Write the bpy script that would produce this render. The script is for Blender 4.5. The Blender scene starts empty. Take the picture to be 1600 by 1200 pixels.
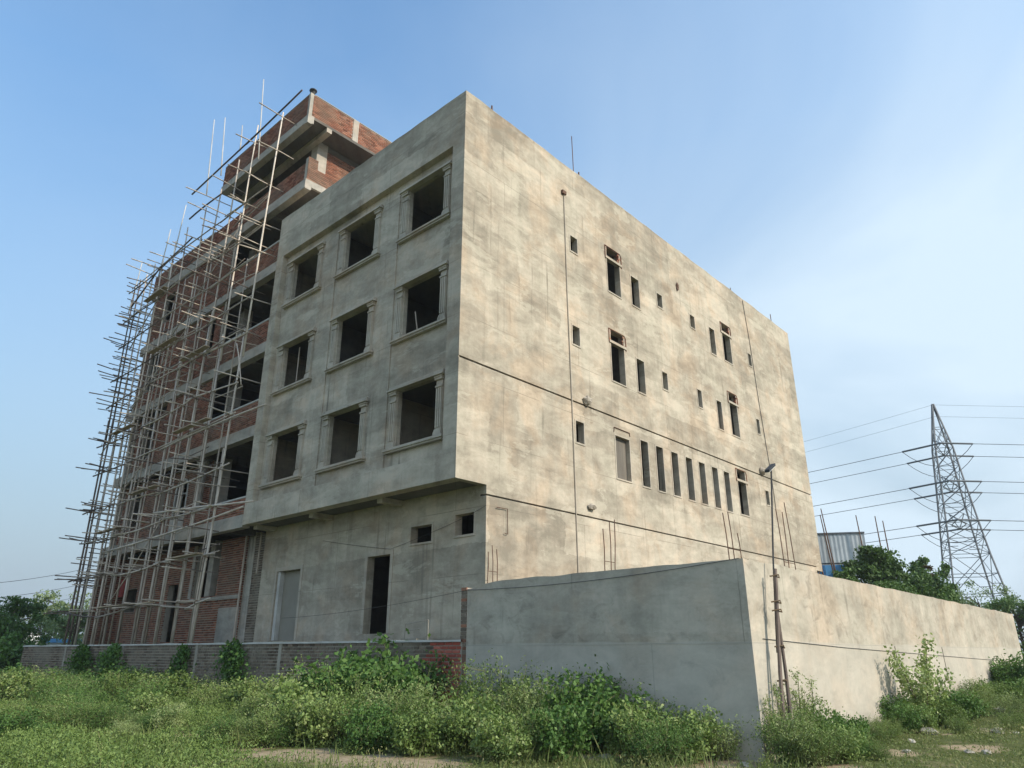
import bpy, math, random
import numpy as np
from mathutils import Vector, noise

R = math.radians
random.seed(7)
scene = bpy.context.scene
col = scene.collection

# ------------------------------------------------------------------ camera
F_PX, CX, CY = 1120.0, 800.0, 600.0
CAM = Vector((13.41, -12.53, 1.6))
YAW, PITCH = R(42.34), R(20.556)
cam_data = bpy.data.cameras.new('camera')
cam_data.sensor_width = 36
cam_data.lens = 36 * F_PX / 1600
cam_data.clip_start, cam_data.clip_end = 0.1, 8000
cam = bpy.data.objects.new('camera', cam_data)
cam.location = CAM
cam.rotation_euler = (math.pi / 2 + PITCH, 0, YAW)
col.objects.link(cam)
scene.camera = cam

# ------------------------------------------------------------------ sky, sun, exposure
SUN_EL, SUN_AZ = R(33), R(9)          # azimuth counted from +x towards +y
world = bpy.data.worlds.new('World')
scene.world = world
world.use_nodes = True
wn, wl = world.node_tree.nodes, world.node_tree.links
wn.clear()
w_out = wn.new('ShaderNodeOutputWorld')
w_bg = wn.new('ShaderNodeBackground')
w_sky = wn.new('ShaderNodeTexSky')
w_sky.sky_type = 'NISHITA'
w_sky.sun_disc = False
w_sky.sun_elevation = SUN_EL
w_sky.sun_rotation = math.pi / 2 - SUN_AZ
w_sky.altitude = 100
w_sky.air_density = 1.6
w_sky.dust_density = 4.0
w_sky.ozone_density = 4.0
w_bg.inputs['Strength'].default_value = 0.14


def wmath(op, a, b=None, c=None, clamp=False):
    nd = wn.new('ShaderNodeMath'); nd.operation = op; nd.use_clamp = clamp
    for i, v in enumerate((a, b, c)):
        if v is None: continue
        if isinstance(v, (int, float)): nd.inputs[i].default_value = v
        else: wl.new(v, nd.inputs[i])
    return nd.outputs[0]


def wmix(fac, a, b, mode='MIX'):
    nd = wn.new('ShaderNodeMix'); nd.data_type = 'RGBA'; nd.blend_type = mode
    for key, v in (('Factor', fac), ('A', a), ('B', b)):
        if isinstance(v, (int, float)): nd.inputs[key].default_value = v
        elif isinstance(v, tuple): nd.inputs[key].default_value = v
        else: wl.new(v, nd.inputs[key])
    return nd.outputs['Result']


w_tc = wn.new('ShaderNodeTexCoord')
w_sep = wn.new('ShaderNodeSeparateXYZ')
wl.new(w_tc.outputs['Generated'], w_sep.inputs[0])
# low dusty layer, thickest at the horizon all round
w_low = wmath('SUBTRACT', 1.0, wmath('DIVIDE', w_sep.outputs['Z'], 0.62), clamp=True)
w_low = wmath('MULTIPLY', wmath('POWER', w_low, 0.85), 0.97)
# thin cirrus veil, broken by noise, thicker towards the sun's side of the sky
w_hd = wmath('ADD', wmath('MULTIPLY', w_sep.outputs['X'], math.cos(SUN_AZ)), wmath('MULTIPLY', w_sep.outputs['Y'], math.sin(SUN_AZ)))
w_div = wn.new('ShaderNodeVectorMath'); w_div.operation = 'DIVIDE'
w_cmb = wn.new('ShaderNodeCombineXYZ')
w_zz = wmath('ADD', w_sep.outputs['Z'], 0.6)
for k in range(3):
    wl.new(w_zz, w_cmb.inputs[k])
wl.new(w_tc.outputs['Generated'], w_div.inputs[0])
wl.new(w_cmb.outputs[0], w_div.inputs[1])
w_no = wn.new('ShaderNodeTexNoise')
w_no.inputs['Scale'].default_value = 1.9
w_no.inputs['Detail'].default_value = 7
w_no.inputs['Roughness'].default_value = 0.52
w_no.inputs['Distortion'].default_value = 0.5
wl.new(w_div.outputs[0], w_no.inputs['Vector'])
w_veil = wmath('MULTIPLY', wmath('ADD', w_hd, 0.95, clamp=True), wmath('SUBTRACT', 1.22, wmath('MULTIPLY', w_sep.outputs['Z'], 1.15)))
w_veil = wmath('MULTIPLY', w_veil, wmath('MULTIPLY_ADD', w_no.outputs['Fac'], 3.4, -0.72), clamp=True)
w_col = wmix(1.0, w_sky.outputs[0], (0.76, 0.98, 1.09, 1), 'MULTIPLY')
w_col = wmix(w_low, w_col, (1.75, 2.15, 2.6, 1))
w_col = wmix(wmath('MULTIPLY', w_veil, 0.85), w_col, (3.25, 3.9, 4.45, 1))
wl.new(w_col, w_bg.inputs['Color'])
wl.new(w_bg.outputs[0], w_out.inputs['Surface'])

sun_data = bpy.data.lights.new('sun', 'SUN')
sun_data.energy = 2.3
sun_data.angle = R(0.6)
sun_data.color = (1.0, 0.895, 0.74)
sun = bpy.data.objects.new('sun', sun_data)
sdir = Vector((math.cos(SUN_EL) * math.cos(SUN_AZ), math.cos(SUN_EL) * math.sin(SUN_AZ), math.sin(SUN_EL)))
sun.rotation_euler = sdir.to_track_quat('Z', 'Y').to_euler()
sun.location = (60, 10, 60)
col.objects.link(sun)

vs = scene.view_settings
vs.view_transform = 'Standard'
vs.look = 'None'
vs.exposure = 0.82
vs.gamma = 1.0
vs.use_curve_mapping = False
scene.render.engine = 'CYCLES'
cy = scene.cycles
cy.use_denoising = True
cy.max_bounces = 6
cy.diffuse_bounces = 4
cy.transparent_max_bounces = 8
cy.volume_bounces = 0
cy.use_adaptive_sampling = True

# ------------------------------------------------------------------ pixel helpers (1600x1200 photo pixels -> world rays)
_ph = math.hypot(F_PX, 420.0)
_cp, _sp = F_PX / _ph, 420.0 / _ph
RT = Vector((math.cos(YAW), math.sin(YAW), 0))
FW = Vector((-math.sin(YAW), math.cos(YAW), 0))
UP = Vector((0, 0, 1))


def ray(px, py):
    v = CY - py
    return RT * (px - CX) + FW * (F_PX * _cp - v * _sp) + UP * (F_PX * _sp + v * _cp)


def on(px, py, axis, val):
    d = ray(px, py)
    return CAM + d * ((val - CAM[axis]) / d[axis])


def at_depth(px, py, D):
    d = ray(px, py)
    return CAM + d * (D / d.dot(FW))


# ------------------------------------------------------------------ material helpers
class NT:
    def __init__(s, name):
        s.m = bpy.data.materials.new(name)
        s.m.use_nodes = True
        s.n, s.l = s.m.node_tree.nodes, s.m.node_tree.links
        s.bsdf = s.n['Principled BSDF']
        s.out = s.n['Material Output']

    def new(s, t, **kw):
        nd = s.n.new(t)
        for k, v in kw.items():
            setattr(nd, k, v)
        return nd

    def pos(s):
        return s.new('ShaderNodeNewGeometry').outputs['Position']

    def obj(s):
        return s.new('ShaderNodeTexCoord').outputs['Object']

    def mapped(s, vec, scale=(1, 1, 1), loc=(0, 0, 0)):
        mp = s.new('ShaderNodeMapping')
        mp.inputs['Scale'].default_value = scale
        mp.inputs['Location'].default_value = loc
        s.l.new(vec, mp.inputs['Vector'])
        return mp.outputs[0]

    def noise(s, vec, scale, detail=4, rough=0.55, dist=0.0):
        nd = s.new('ShaderNodeTexNoise')
        nd.inputs['Scale'].default_value = scale
        nd.inputs['Detail'].default_value = detail
        nd.inputs['Roughness'].default_value = rough
        nd.inputs['Distortion'].default_value = dist
        s.l.new(vec, nd.inputs['Vector'])
        return nd.outputs['Fac']

    def ramp(s, fac, stops):
        nd = s.new('ShaderNodeValToRGB')
        el = nd.color_ramp.elements
        while len(el) < len(stops):
            el.new(0.5)
        for e, (p, c) in zip(el, stops):
            e.position = p
            e.color = (c[0], c[1], c[2], 1) if isinstance(c, (tuple, list)) else (c, c, c, 1)
        s.l.new(fac, nd.inputs[0])
        return nd.outputs[0]

    def math(s, op, a, b=None, clamp=False):
        nd = s.new('ShaderNodeMath', operation=op)
        nd.use_clamp = clamp
        for i, v in enumerate((a, b)):
            if v is None:
                continue
            if isinstance(v, (int, float)):
                nd.inputs[i].default_value = v
            else:
                s.l.new(v, nd.inputs[i])
        return nd.outputs[0]

    def mix(s, fac, a, b, mode='MIX'):
        nd = s.new('ShaderNodeMix', data_type='RGBA', blend_type=mode)
        for key, v in (('Factor', fac), ('A', a), ('B', b)):
            if isinstance(v, (int, float)):
                nd.inputs[key].default_value = v
            elif isinstance(v, (tuple, list)):
                nd.inputs[key].default_value = (v[0], v[1], v[2], 1)
            else:
                s.l.new(v, nd.inputs[key])
        return nd.outputs['Result']

    def color(s, c):
        if isinstance(c, (tuple, list)):
            s.bsdf.inputs['Base Color'].default_value = (c[0], c[1], c[2], 1)
        else:
            s.l.new(c, s.bsdf.inputs['Base Color'])

    def bump(s, h, strength=0.3, dist=0.02):
        b = s.new('ShaderNodeBump')
        b.inputs['Strength'].default_value = strength
        b.inputs['Distance'].default_value = dist
        s.l.new(h, b.inputs['Height'])
        s.l.new(b.outputs[0], s.bsdf.inputs['Normal'])

    def set(s, rough=0.9, spec=0.2, metal=0.0):
        s.bsdf.inputs['Roughness'].default_value = rough
        s.bsdf.inputs['Specular IOR Level'].default_value = spec
        s.bsdf.inputs['Metallic'].default_value = metal
        return s.m


M = {}


def plaster(name, dark, mid, light, patch=1.0, low_pale=None, scale=1.0, blotch=0.0):
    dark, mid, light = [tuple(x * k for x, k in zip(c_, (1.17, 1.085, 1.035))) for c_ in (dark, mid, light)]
    t = NT(name)
    p = t.pos()
    sep = t.new('ShaderNodeSeparateXYZ')
    t.l.new(p, sep.inputs[0])
    u = t.math('ADD', sep.outputs['X'], sep.outputs['Y'])
    uz = t.new('ShaderNodeCombineXYZ')
    t.l.new(u, uz.inputs[0])
    t.l.new(sep.outputs['Z'], uz.inputs[1])
    # ragged rectangular daywork lifts
    warp = t.new('ShaderNodeTexNoise')
    warp.inputs['Scale'].default_value = 1.7
    warp.inputs['Detail'].default_value = 9
    warp.inputs['Roughness'].default_value = 0.68
    t.l.new(p, warp.inputs['Vector'])

    def lifts(w_, h_, ox, oz, amt):
        wv = t.new('ShaderNodeVectorMath', operation='MULTIPLY_ADD')
        t.l.new(warp.outputs['Color'], wv.inputs[0])
        wv.inputs[1].default_value = (0.9 * amt, 0.36 * amt, 0)
        ad = t.new('ShaderNodeVectorMath', operation='ADD')
        t.l.new(uz.outputs[0], ad.inputs[0])
        ad.inputs[1].default_value = (ox, oz, 0)
        t.l.new(ad.outputs[0], wv.inputs[2])
        bt = t.new('ShaderNodeTexBrick')
        bt.offset_frequency = 2
        bt.offset = 0.37
        bt.inputs['Scale'].default_value = 1.0
        bt.inputs['Brick Width'].default_value = w_
        bt.inputs['Row Height'].default_value = h_
        bt.inputs['Mortar Size'].default_value = 0.0
        bt.inputs['Color1'].default_value = (0, 0, 0, 1)
        bt.inputs['Color2'].default_value = (1, 1, 1, 1)
        t.l.new(wv.outputs[0], bt.inputs['Vector'])
        return bt.outputs['Color']

    b1 = lifts(3.3, 1.19, 0.4, 0.25, 1.0)
    b2 = lifts(1.7, 0.74, 5.1, 0.6, 1.4)
    big = t.noise(p, 0.28 * scale, 5, 0.6)
    med = t.noise(t.mapped(uz.outputs[0], (0.75, 1.55, 1)), 1.15 * scale, 9, 0.70, 0.35)
    fine = t.noise(p, 6.0, 7, 0.75)
    st = t.noise(t.mapped(p, (1.9, 1.9, 0.16)), 1.0, 5, 0.65)
    v = t.math('MULTIPLY', med, 0.62)
    for src, amt in ((big, 0.40), (b1, 0.125 * patch), (b2, 0.075 * patch), (st, 0.22), (fine, 0.22)):
        v = t.math('ADD', v, t.math('MULTIPLY', src, amt))
    v = t.math('SUBTRACT', v, 0.23 + 0.10 * patch)
    c = t.ramp(v, [(0.34, dark), (0.50, mid), (0.66, light)])
    hue = t.ramp(t.noise(t.mapped(p, (1, 1, 1), (5, 2, 8)), 0.75, 5, 0.6, 0.6), [(0.36, (0.965, 0.99, 0.99)), (0.5, (1, 1, 1)), (0.64, (1.05, 0.98, 0.93))])
    c = t.mix(1.0, c, hue, 'MULTIPLY')
    # pale trowelled smears with hard lower edges
    sm = t.ramp(t.noise(t.mapped(p, (0.45, 0.45, 1.3), (1, 4, 2)), 1.1, 9, 0.68, 0.3), [(0.575, 0.0), (0.60, 1.0)])
    c = t.mix(t.math('MULTIPLY', sm, 0.3 * min(1.0, patch)), c, tuple(min(0.62, x * 1.16) for x in light))
    # hairline daywork joints
    dj = t.new('ShaderNodeTexBrick')
    dj.inputs['Scale'].default_value = 1.0
    dj.inputs['Brick Width'].default_value = 3.7
    dj.inputs['Row Height'].default_value = 1.775
    dj.inputs['Mortar Size'].default_value = 0.012
    dj.inputs['Mortar Smooth'].default_value = 0.3
    dj.inputs['Color1'].default_value = dj.inputs['Color2'].default_value = (0, 0, 0, 1)
    dj.inputs['Mortar'].default_value = (1, 1, 1, 1)
    wj = t.new('ShaderNodeVectorMath', operation='MULTIPLY_ADD')
    t.l.new(warp.outputs['Color'], wj.inputs[0])
    wj.inputs[1].default_value = (0.05, 0.03, 0)
    t.l.new(uz.outputs[0], wj.inputs[2])
    t.l.new(wj.outputs[0], dj.inputs['Vector'])
    jm = t.ramp(t.noise(p, 0.6, 3), [(0.40, 0.0), (0.54, 0.55)])
    c = t.mix(t.math('MULTIPLY', dj.outputs['Color'], jm), c, tuple(x * 0.7 for x in dark))
    # thin dark run marks
    runs = t.ramp(t.noise(t.mapped(p, (5.5, 5.5, 0.28), (3, 1, 0)), 1.0, 3, 0.5), [(0.60, 0.0), (0.74, 1.0)])
    rmask = t.ramp(t.noise(t.mapped(p, (1, 1, 1), (9, 3, 4)), 0.5, 3), [(0.46, 0.0), (0.62, 0.75)])
    c = t.mix(t.math('MULTIPLY', runs, rmask), c, tuple(x * 0.55 for x in dark))
    if blotch:
        bl = t.ramp(t.noise(t.mapped(p, (1, 1, 1.3), (2, 7, 1)), 2.6, 5, 0.6, 0.8), [(0.55, 0.0), (0.78, 1.0)])
        bm = t.ramp(t.noise(p, 0.45, 2), [(0.36, 0.0), (0.52, blotch)])
        c = t.mix(t.math('MULTIPLY', bl, bm), c, tuple(x * 0.5 for x in dark))
    if low_pale:
        z0, colr, amt = low_pale
        edge = t.math('ADD', sep.outputs['Z'], t.math('MULTIPLY', t.noise(p, 0.6, 3), 0.12))
        f = t.ramp(t.math('SUBTRACT', t.math('ADD', edge, 0.5 - 0.06), z0), [(0.49, amt), (0.52, 0.0)])
        c = t.mix(f, c, t.mix(med, tuple(x * 0.82 for x in colr), colr))
    t.color(c)
    t.bump(t.math('ADD', t.math('MULTIPLY', fine, 0.5), t.math('MULTIPLY', t.noise(p, 40, 3), 0.3)), 0.35, 0.012)
    return t.set(0.93, 0.12)


M['plaster'] = plaster('cement_plaster', (0.225, 0.208, 0.172), (0.345, 0.322, 0.268), (0.475, 0.445, 0.375), 1.1)
M['plaster_wall'] = plaster('compound_plaster', (0.235, 0.225, 0.192), (0.355, 0.338, 0.29), (0.48, 0.455, 0.395), 0.5,
                            (1.78, (0.56, 0.52, 0.455), 0.45), 0.9, 0.62)
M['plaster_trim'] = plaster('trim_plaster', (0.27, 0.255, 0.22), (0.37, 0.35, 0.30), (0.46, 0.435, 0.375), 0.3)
M['concrete'] = plaster('raw_concrete', (0.24, 0.235, 0.215), (0.34, 0.33, 0.30), (0.44, 0.425, 0.385), 0.3, None, 1.6)
M['room'] = plaster('shade_darkened_plaster', (0.09, 0.088, 0.082), (0.125, 0.122, 0.114), (0.17, 0.165, 0.152), 0.3)  # interior shade is put into this colour, darker than bare cement


def simple(name, c1, c2, scale=3.0, rough=0.8, spec=0.2, metal=0.0, objrand=0.0, bump=0.0, stretch=(1, 1, 1)):
    t = NT(name)
    n = t.noise(t.mapped(t.obj(), stretch), scale, 5, 0.6)
    c = t.ramp(n, [(0.3, c1), (0.7, c2)])
    if objrand:
        oi = t.new('ShaderNodeObjectInfo')
        k = t.math('MULTIPLY_ADD', oi.outputs['Random'], objrand)
        nd = k.node
        nd.inputs[2].default_value = 1 - objrand / 2
        mc = t.new('ShaderNodeCombineColor')
        for i in range(3):
            t.l.new(k, mc.inputs[i])
        c = t.mix(1.0, c, mc.outputs[0], 'MULTIPLY')
    t.color(c)
    if bump:
        t.bump(t.noise(t.obj(), scale * 4, 4), bump, 0.01)
    return t.set(rough, spec, metal)


def brickmat(name, dark, mid, light, grime, gamt, use_obj=False):
    t = NT(name)
    if use_obj:
        r = t.new('ShaderNodeObjectInfo').outputs['Random']
    else:
        r = t.new('ShaderNodeAttribute', attribute_name='tint').outputs['Fac']
    p = t.pos()
    n = t.noise(p, 14.0, 4, 0.6)
    v = t.math('ADD', t.math('MULTIPLY', r, 0.75), t.math('MULTIPLY', n, 0.3))
    c = t.ramp(v, [(0.1, dark), (0.5, mid), (0.95, light)])
    g = t.ramp(t.noise(p, 0.7, 6, 0.65), [(0.42, 0.0), (0.62, gamt)])
    c = t.mix(g, c, grime)
    t.color(c)
    t.bump(n, 0.3, 0.008)
    return t.set(0.92, 0.1)


BR = dict(dark=(0.12, 0.050, 0.034), mid=(0.245, 0.094, 0.060), light=(0.39, 0.18, 0.115), grime=(0.20, 0.145, 0.105), gamt=0.62)
M['brick'] = brickmat('red_brick', **BR)
M['brick_each'] = brickmat('red_brick_each', **BR, use_obj=True)
OB = dict(dark=(0.08, 0.06, 0.046), mid=(0.15, 0.112, 0.085), light=(0.25, 0.19, 0.145), grime=(0.25, 0.22, 0.175), gamt=0.7)
M['old_brick'] = brickmat('weathered_brick', **OB)
M['old_brick_each'] = brickmat('weathered_brick_each', **OB, use_obj=True)
M['fresh_brick_each'] = brickmat('fresh_brick_each', (0.20, 0.05, 0.035), (0.34, 0.085, 0.06), (0.46, 0.15, 0.11), (0.26, 0.12, 0.09), 0.35, use_obj=True)
M['mortar'] = simple('mortar', (0.33, 0.285, 0.235), (0.47, 0.42, 0.36), 2.0, 0.95, 0.1)
M['old_mortar'] = simple('pale_mortar', (0.25, 0.225, 0.185), (0.42, 0.38, 0.32), 1.2, 0.95, 0.1)
M['coping'] = simple('mortar_coping', (0.42, 0.40, 0.37), (0.62, 0.60, 0.56), 1.5, 0.9, 0.15, bump=0.4)
M['bamboo'] = simple('bamboo', (0.36, 0.295, 0.24), (0.60, 0.51, 0.425), 1.6, 0.6, 0.3, objrand=0.5, stretch=(1, 1, 1))
M['bamboo_pale'] = simple('pale_bamboo', (0.44, 0.37, 0.31), (0.68, 0.60, 0.52), 1.6, 0.6, 0.3, objrand=0.45)
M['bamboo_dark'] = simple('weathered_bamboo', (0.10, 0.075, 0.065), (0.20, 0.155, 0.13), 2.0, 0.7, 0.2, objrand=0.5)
M['rope'] = simple('coir_rope', (0.16, 0.11, 0.07), (0.28, 0.20, 0.13), 30.0, 0.95, 0.1)
M['rebar'] = simple('rusty_rebar', (0.10, 0.06, 0.045), (0.19, 0.11, 0.075), 6.0, 0.8, 0.2)
M['steel'] = simple('pylon_steel', (0.075, 0.085, 0.10), (0.13, 0.14, 0.155), 0.5, 0.6, 0.4, 0.2)
M['cable'] = simple('black_cable', (0.03, 0.03, 0.032), (0.05, 0.05, 0.052), 1.0, 0.6, 0.3)
M['pipe'] = simple('pale_conduit', (0.36, 0.31, 0.25), (0.46, 0.40, 0.33), 1.0, 0.6, 0.3)
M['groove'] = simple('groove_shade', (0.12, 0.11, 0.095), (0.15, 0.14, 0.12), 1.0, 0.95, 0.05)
M['sheet'] = simple('corrugated_steel', (0.32, 0.36, 0.39), (0.48, 0.52, 0.55), 0.8, 0.45, 0.5, 0.3)
M['blue'] = simple('blue_sheet', (0.06, 0.22, 0.46), (0.10, 0.32, 0.60), 0.9, 0.5, 0.4)
M['doorway_panel'] = simple('lit_recess_grey', (0.22, 0.20, 0.165), (0.29, 0.265, 0.22), 1.0, 0.5, 0.3)
M['white'] = simple('white_enamel', (0.72, 0.72, 0.70), (0.82, 0.82, 0.80), 2.0, 0.4, 0.4)
M['black'] = simple('black_plastic', (0.02, 0.02, 0.02), (0.035, 0.035, 0.035), 3.0, 0.5, 0.3)
M['redpaint'] = simple('red_painted_sheet', (0.28, 0.05, 0.045), (0.40, 0.085, 0.075), 3.0, 0.7, 0.2)
M['stone'] = simple('pale_stone', (0.30, 0.27, 0.23), (0.52, 0.48, 0.42), 4.0, 0.95, 0.1, objrand=0.4, bump=0.6)
M['bark'] = simple('bark', (0.08, 0.06, 0.045), (0.16, 0.125, 0.095), 5.0, 0.95, 0.1, bump=0.6)
M['stem'] = simple('green_stem', (0.10, 0.12, 0.05), (0.19, 0.19, 0.09), 4.0, 0.8, 0.2)
M['wood'] = simple('sawn_wood', (0.34, 0.25, 0.17), (0.50, 0.39, 0.28), 3.0, 0.8, 0.2)
M['sheeting'] = simple('brown_sheeting', (0.10, 0.085, 0.07), (0.20, 0.175, 0.145), 1.5, 0.6, 0.3, stretch=(1, 3, 0.3))
M['orange'] = simple('orange_roof', (0.42, 0.16, 0.08), (0.52, 0.22, 0.11), 1.0, 0.8, 0.2)


def leafmat(name, stops, trans=0.2, objrand=0.4):
    t = NT(name)
    a = t.new('ShaderNodeAttribute', attribute_name='tint').outputs['Fac']
    oi = t.new('ShaderNodeObjectInfo').outputs['Random']
    v = t.math('ADD', a, t.math('MULTIPLY', t.math('SUBTRACT', oi, 0.5), objrand), True)
    c = t.ramp(v, stops)
    t.color(c)
    t.set(0.6, 0.25)
    tr = t.new('ShaderNodeBsdfTranslucent')
    t.l.new(t.mix(1.0, c, (1.0, 1.15, 0.55), 'MULTIPLY'), tr.inputs['Color'])
    ms = t.new('ShaderNodeMixShader')
    ms.inputs[0].default_value = trans
    t.l.new(t.bsdf.outputs[0], ms.inputs[1])
    t.l.new(tr.outputs[0], ms.inputs[2])
    t.l.new(ms.outputs[0], t.out.inputs['Surface'])
    return t.m


M['leaf_weed'] = leafmat('weed_leaf', [(0.0, (0.083, 0.136, 0.031)), (0.45, (0.150, 0.218, 0.059)), (0.8, (0.239, 0.313, 0.101)), (1.0, (0.367, 0.415, 0.181))])
M['leaf_pale'] = leafmat('pale_weed_leaf', trans=0.25, stops=[(0.0, (0.130, 0.177, 0.056)), (0.5, (0.238, 0.301, 0.106)), (1.0, (0.434, 0.496, 0.242))])
M['leaf_bush'] = leafmat('bush_leaf', [(0.0, (0.044, 0.095, 0.020)), (0.5, (0.085, 0.165, 0.039)), (1.0, (0.155, 0.255, 0.071))])
M['leaf_tree'] = leafmat('tree_leaf', [(0.0, (0.050, 0.094, 0.025)), (0.5, (0.094, 0.160, 0.045)), (1.0, (0.187, 0.270, 0.090))])
M['leaf_airy'] = leafmat('airy_tree_leaf', [(0.0, (0.099, 0.138, 0.056)), (0.5, (0.165, 0.220, 0.095)), (1.0, (0.264, 0.319, 0.157))])
M['leaf_dry'] = leafmat('dry_creeper_leaf', [(0.0, (0.07, 0.05, 0.025)), (0.5, (0.12, 0.085, 0.045)), (1.0, (0.17, 0.14, 0.07))])
M['grass'] = leafmat('grass_blade', [(0.0, (0.075, 0.11, 0.03)), (0.5, (0.14, 0.18, 0.055)), (0.8, (0.22, 0.235, 0.09)), (1.0, (0.34, 0.30, 0.15))])


DIRT = [on(px, py, 2, 0) for px, py in ((310, 1152), (385, 1165), (455, 1178), (560, 1188), (640, 1194), (945, 1176), (1160, 1186), (1100, 1194), (1460, 1150), (1520, 1172), (1400, 1178), (1300, 1199), (1560, 1145))]
DR = [0.85, 0.65, 1.0, 0.95, 0.95, 0.6, 0.8, 0.6, 0.4, 0.55, 0.4, 0.5, 0.45]
BARE = [((d_.x, d_.y, 0.0), r_) for d_, r_ in zip(DIRT, DR)]


def ground_mat():
    t = NT('dirt_and_grass')
    p = t.pos()
    n1 = t.noise(p, 0.35, 6, 0.62)
    n2 = t.noise(p, 5.0, 6, 0.65)
    dirt = t.ramp(n2, [(0.3, (0.24, 0.18, 0.115)), (0.7, (0.42, 0.33, 0.22))])
    turf = t.ramp(n2, [(0.3, (0.06, 0.075, 0.025)), (0.7, (0.125, 0.135, 0.05))])
    f = t.ramp(n1, [(0.55, 1.0), (0.68, 0.0)])
    # trodden bare patches
    for q_, r_ in BARE:
        dv = t.new('ShaderNodeVectorMath', operation='DISTANCE')
        t.l.new(p, dv.inputs[0])
        dv.inputs[1].default_value = q_
        e_ = t.math('ADD', t.math('DIVIDE', dv.outputs['Value'], r_), t.math('MULTIPLY', t.math('SUBTRACT', n2, 0.5), 1.4))
        f = t.math('MULTIPLY', f, t.ramp(e_, [(0.75, 0.0), (1.0, 1.0)]))
    t.color(t.mix(f, dirt, turf))
    t.bump(n2, 0.6, 0.04)
    return t.set(0.97, 0.05)


M['ground'] = ground_mat()

# ------------------------------------------------------------------ mesh helpers
BASE = {}


def tag(o, label=None, cat=None, group=None, kind=None):
    if label: o['label'] = label
    if cat: o['category'] = cat
    if group: o['group'] = group
    if kind: o['kind'] = kind
    return o


def empty(name, loc, label, cat, group=None, rz=0.0):
    o = bpy.data.objects.new(name, None)
    o.empty_display_size = 0.3
    o.location = loc
    o.rotation_euler = (0, 0, rz)
    col.objects.link(o)
    BASE[o.name] = Vector(loc)
    return tag(o, label, cat, group)


def link(name, mesh, mat, parent=None, kind=None, loc=(0, 0, 0)):
    o = bpy.data.objects.new(name, mesh)
    if mat is not None and not mesh.materials:
        mesh.materials.append(M[mat] if isinstance(mat, str) else mat)
    o.location = loc
    if parent is not None:
        o.parent = parent
        BASE[o.name] = BASE.get(parent.name, Vector((0, 0, 0)))
    if kind: o['kind'] = kind
    col.objects.link(o)
    return o


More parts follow.
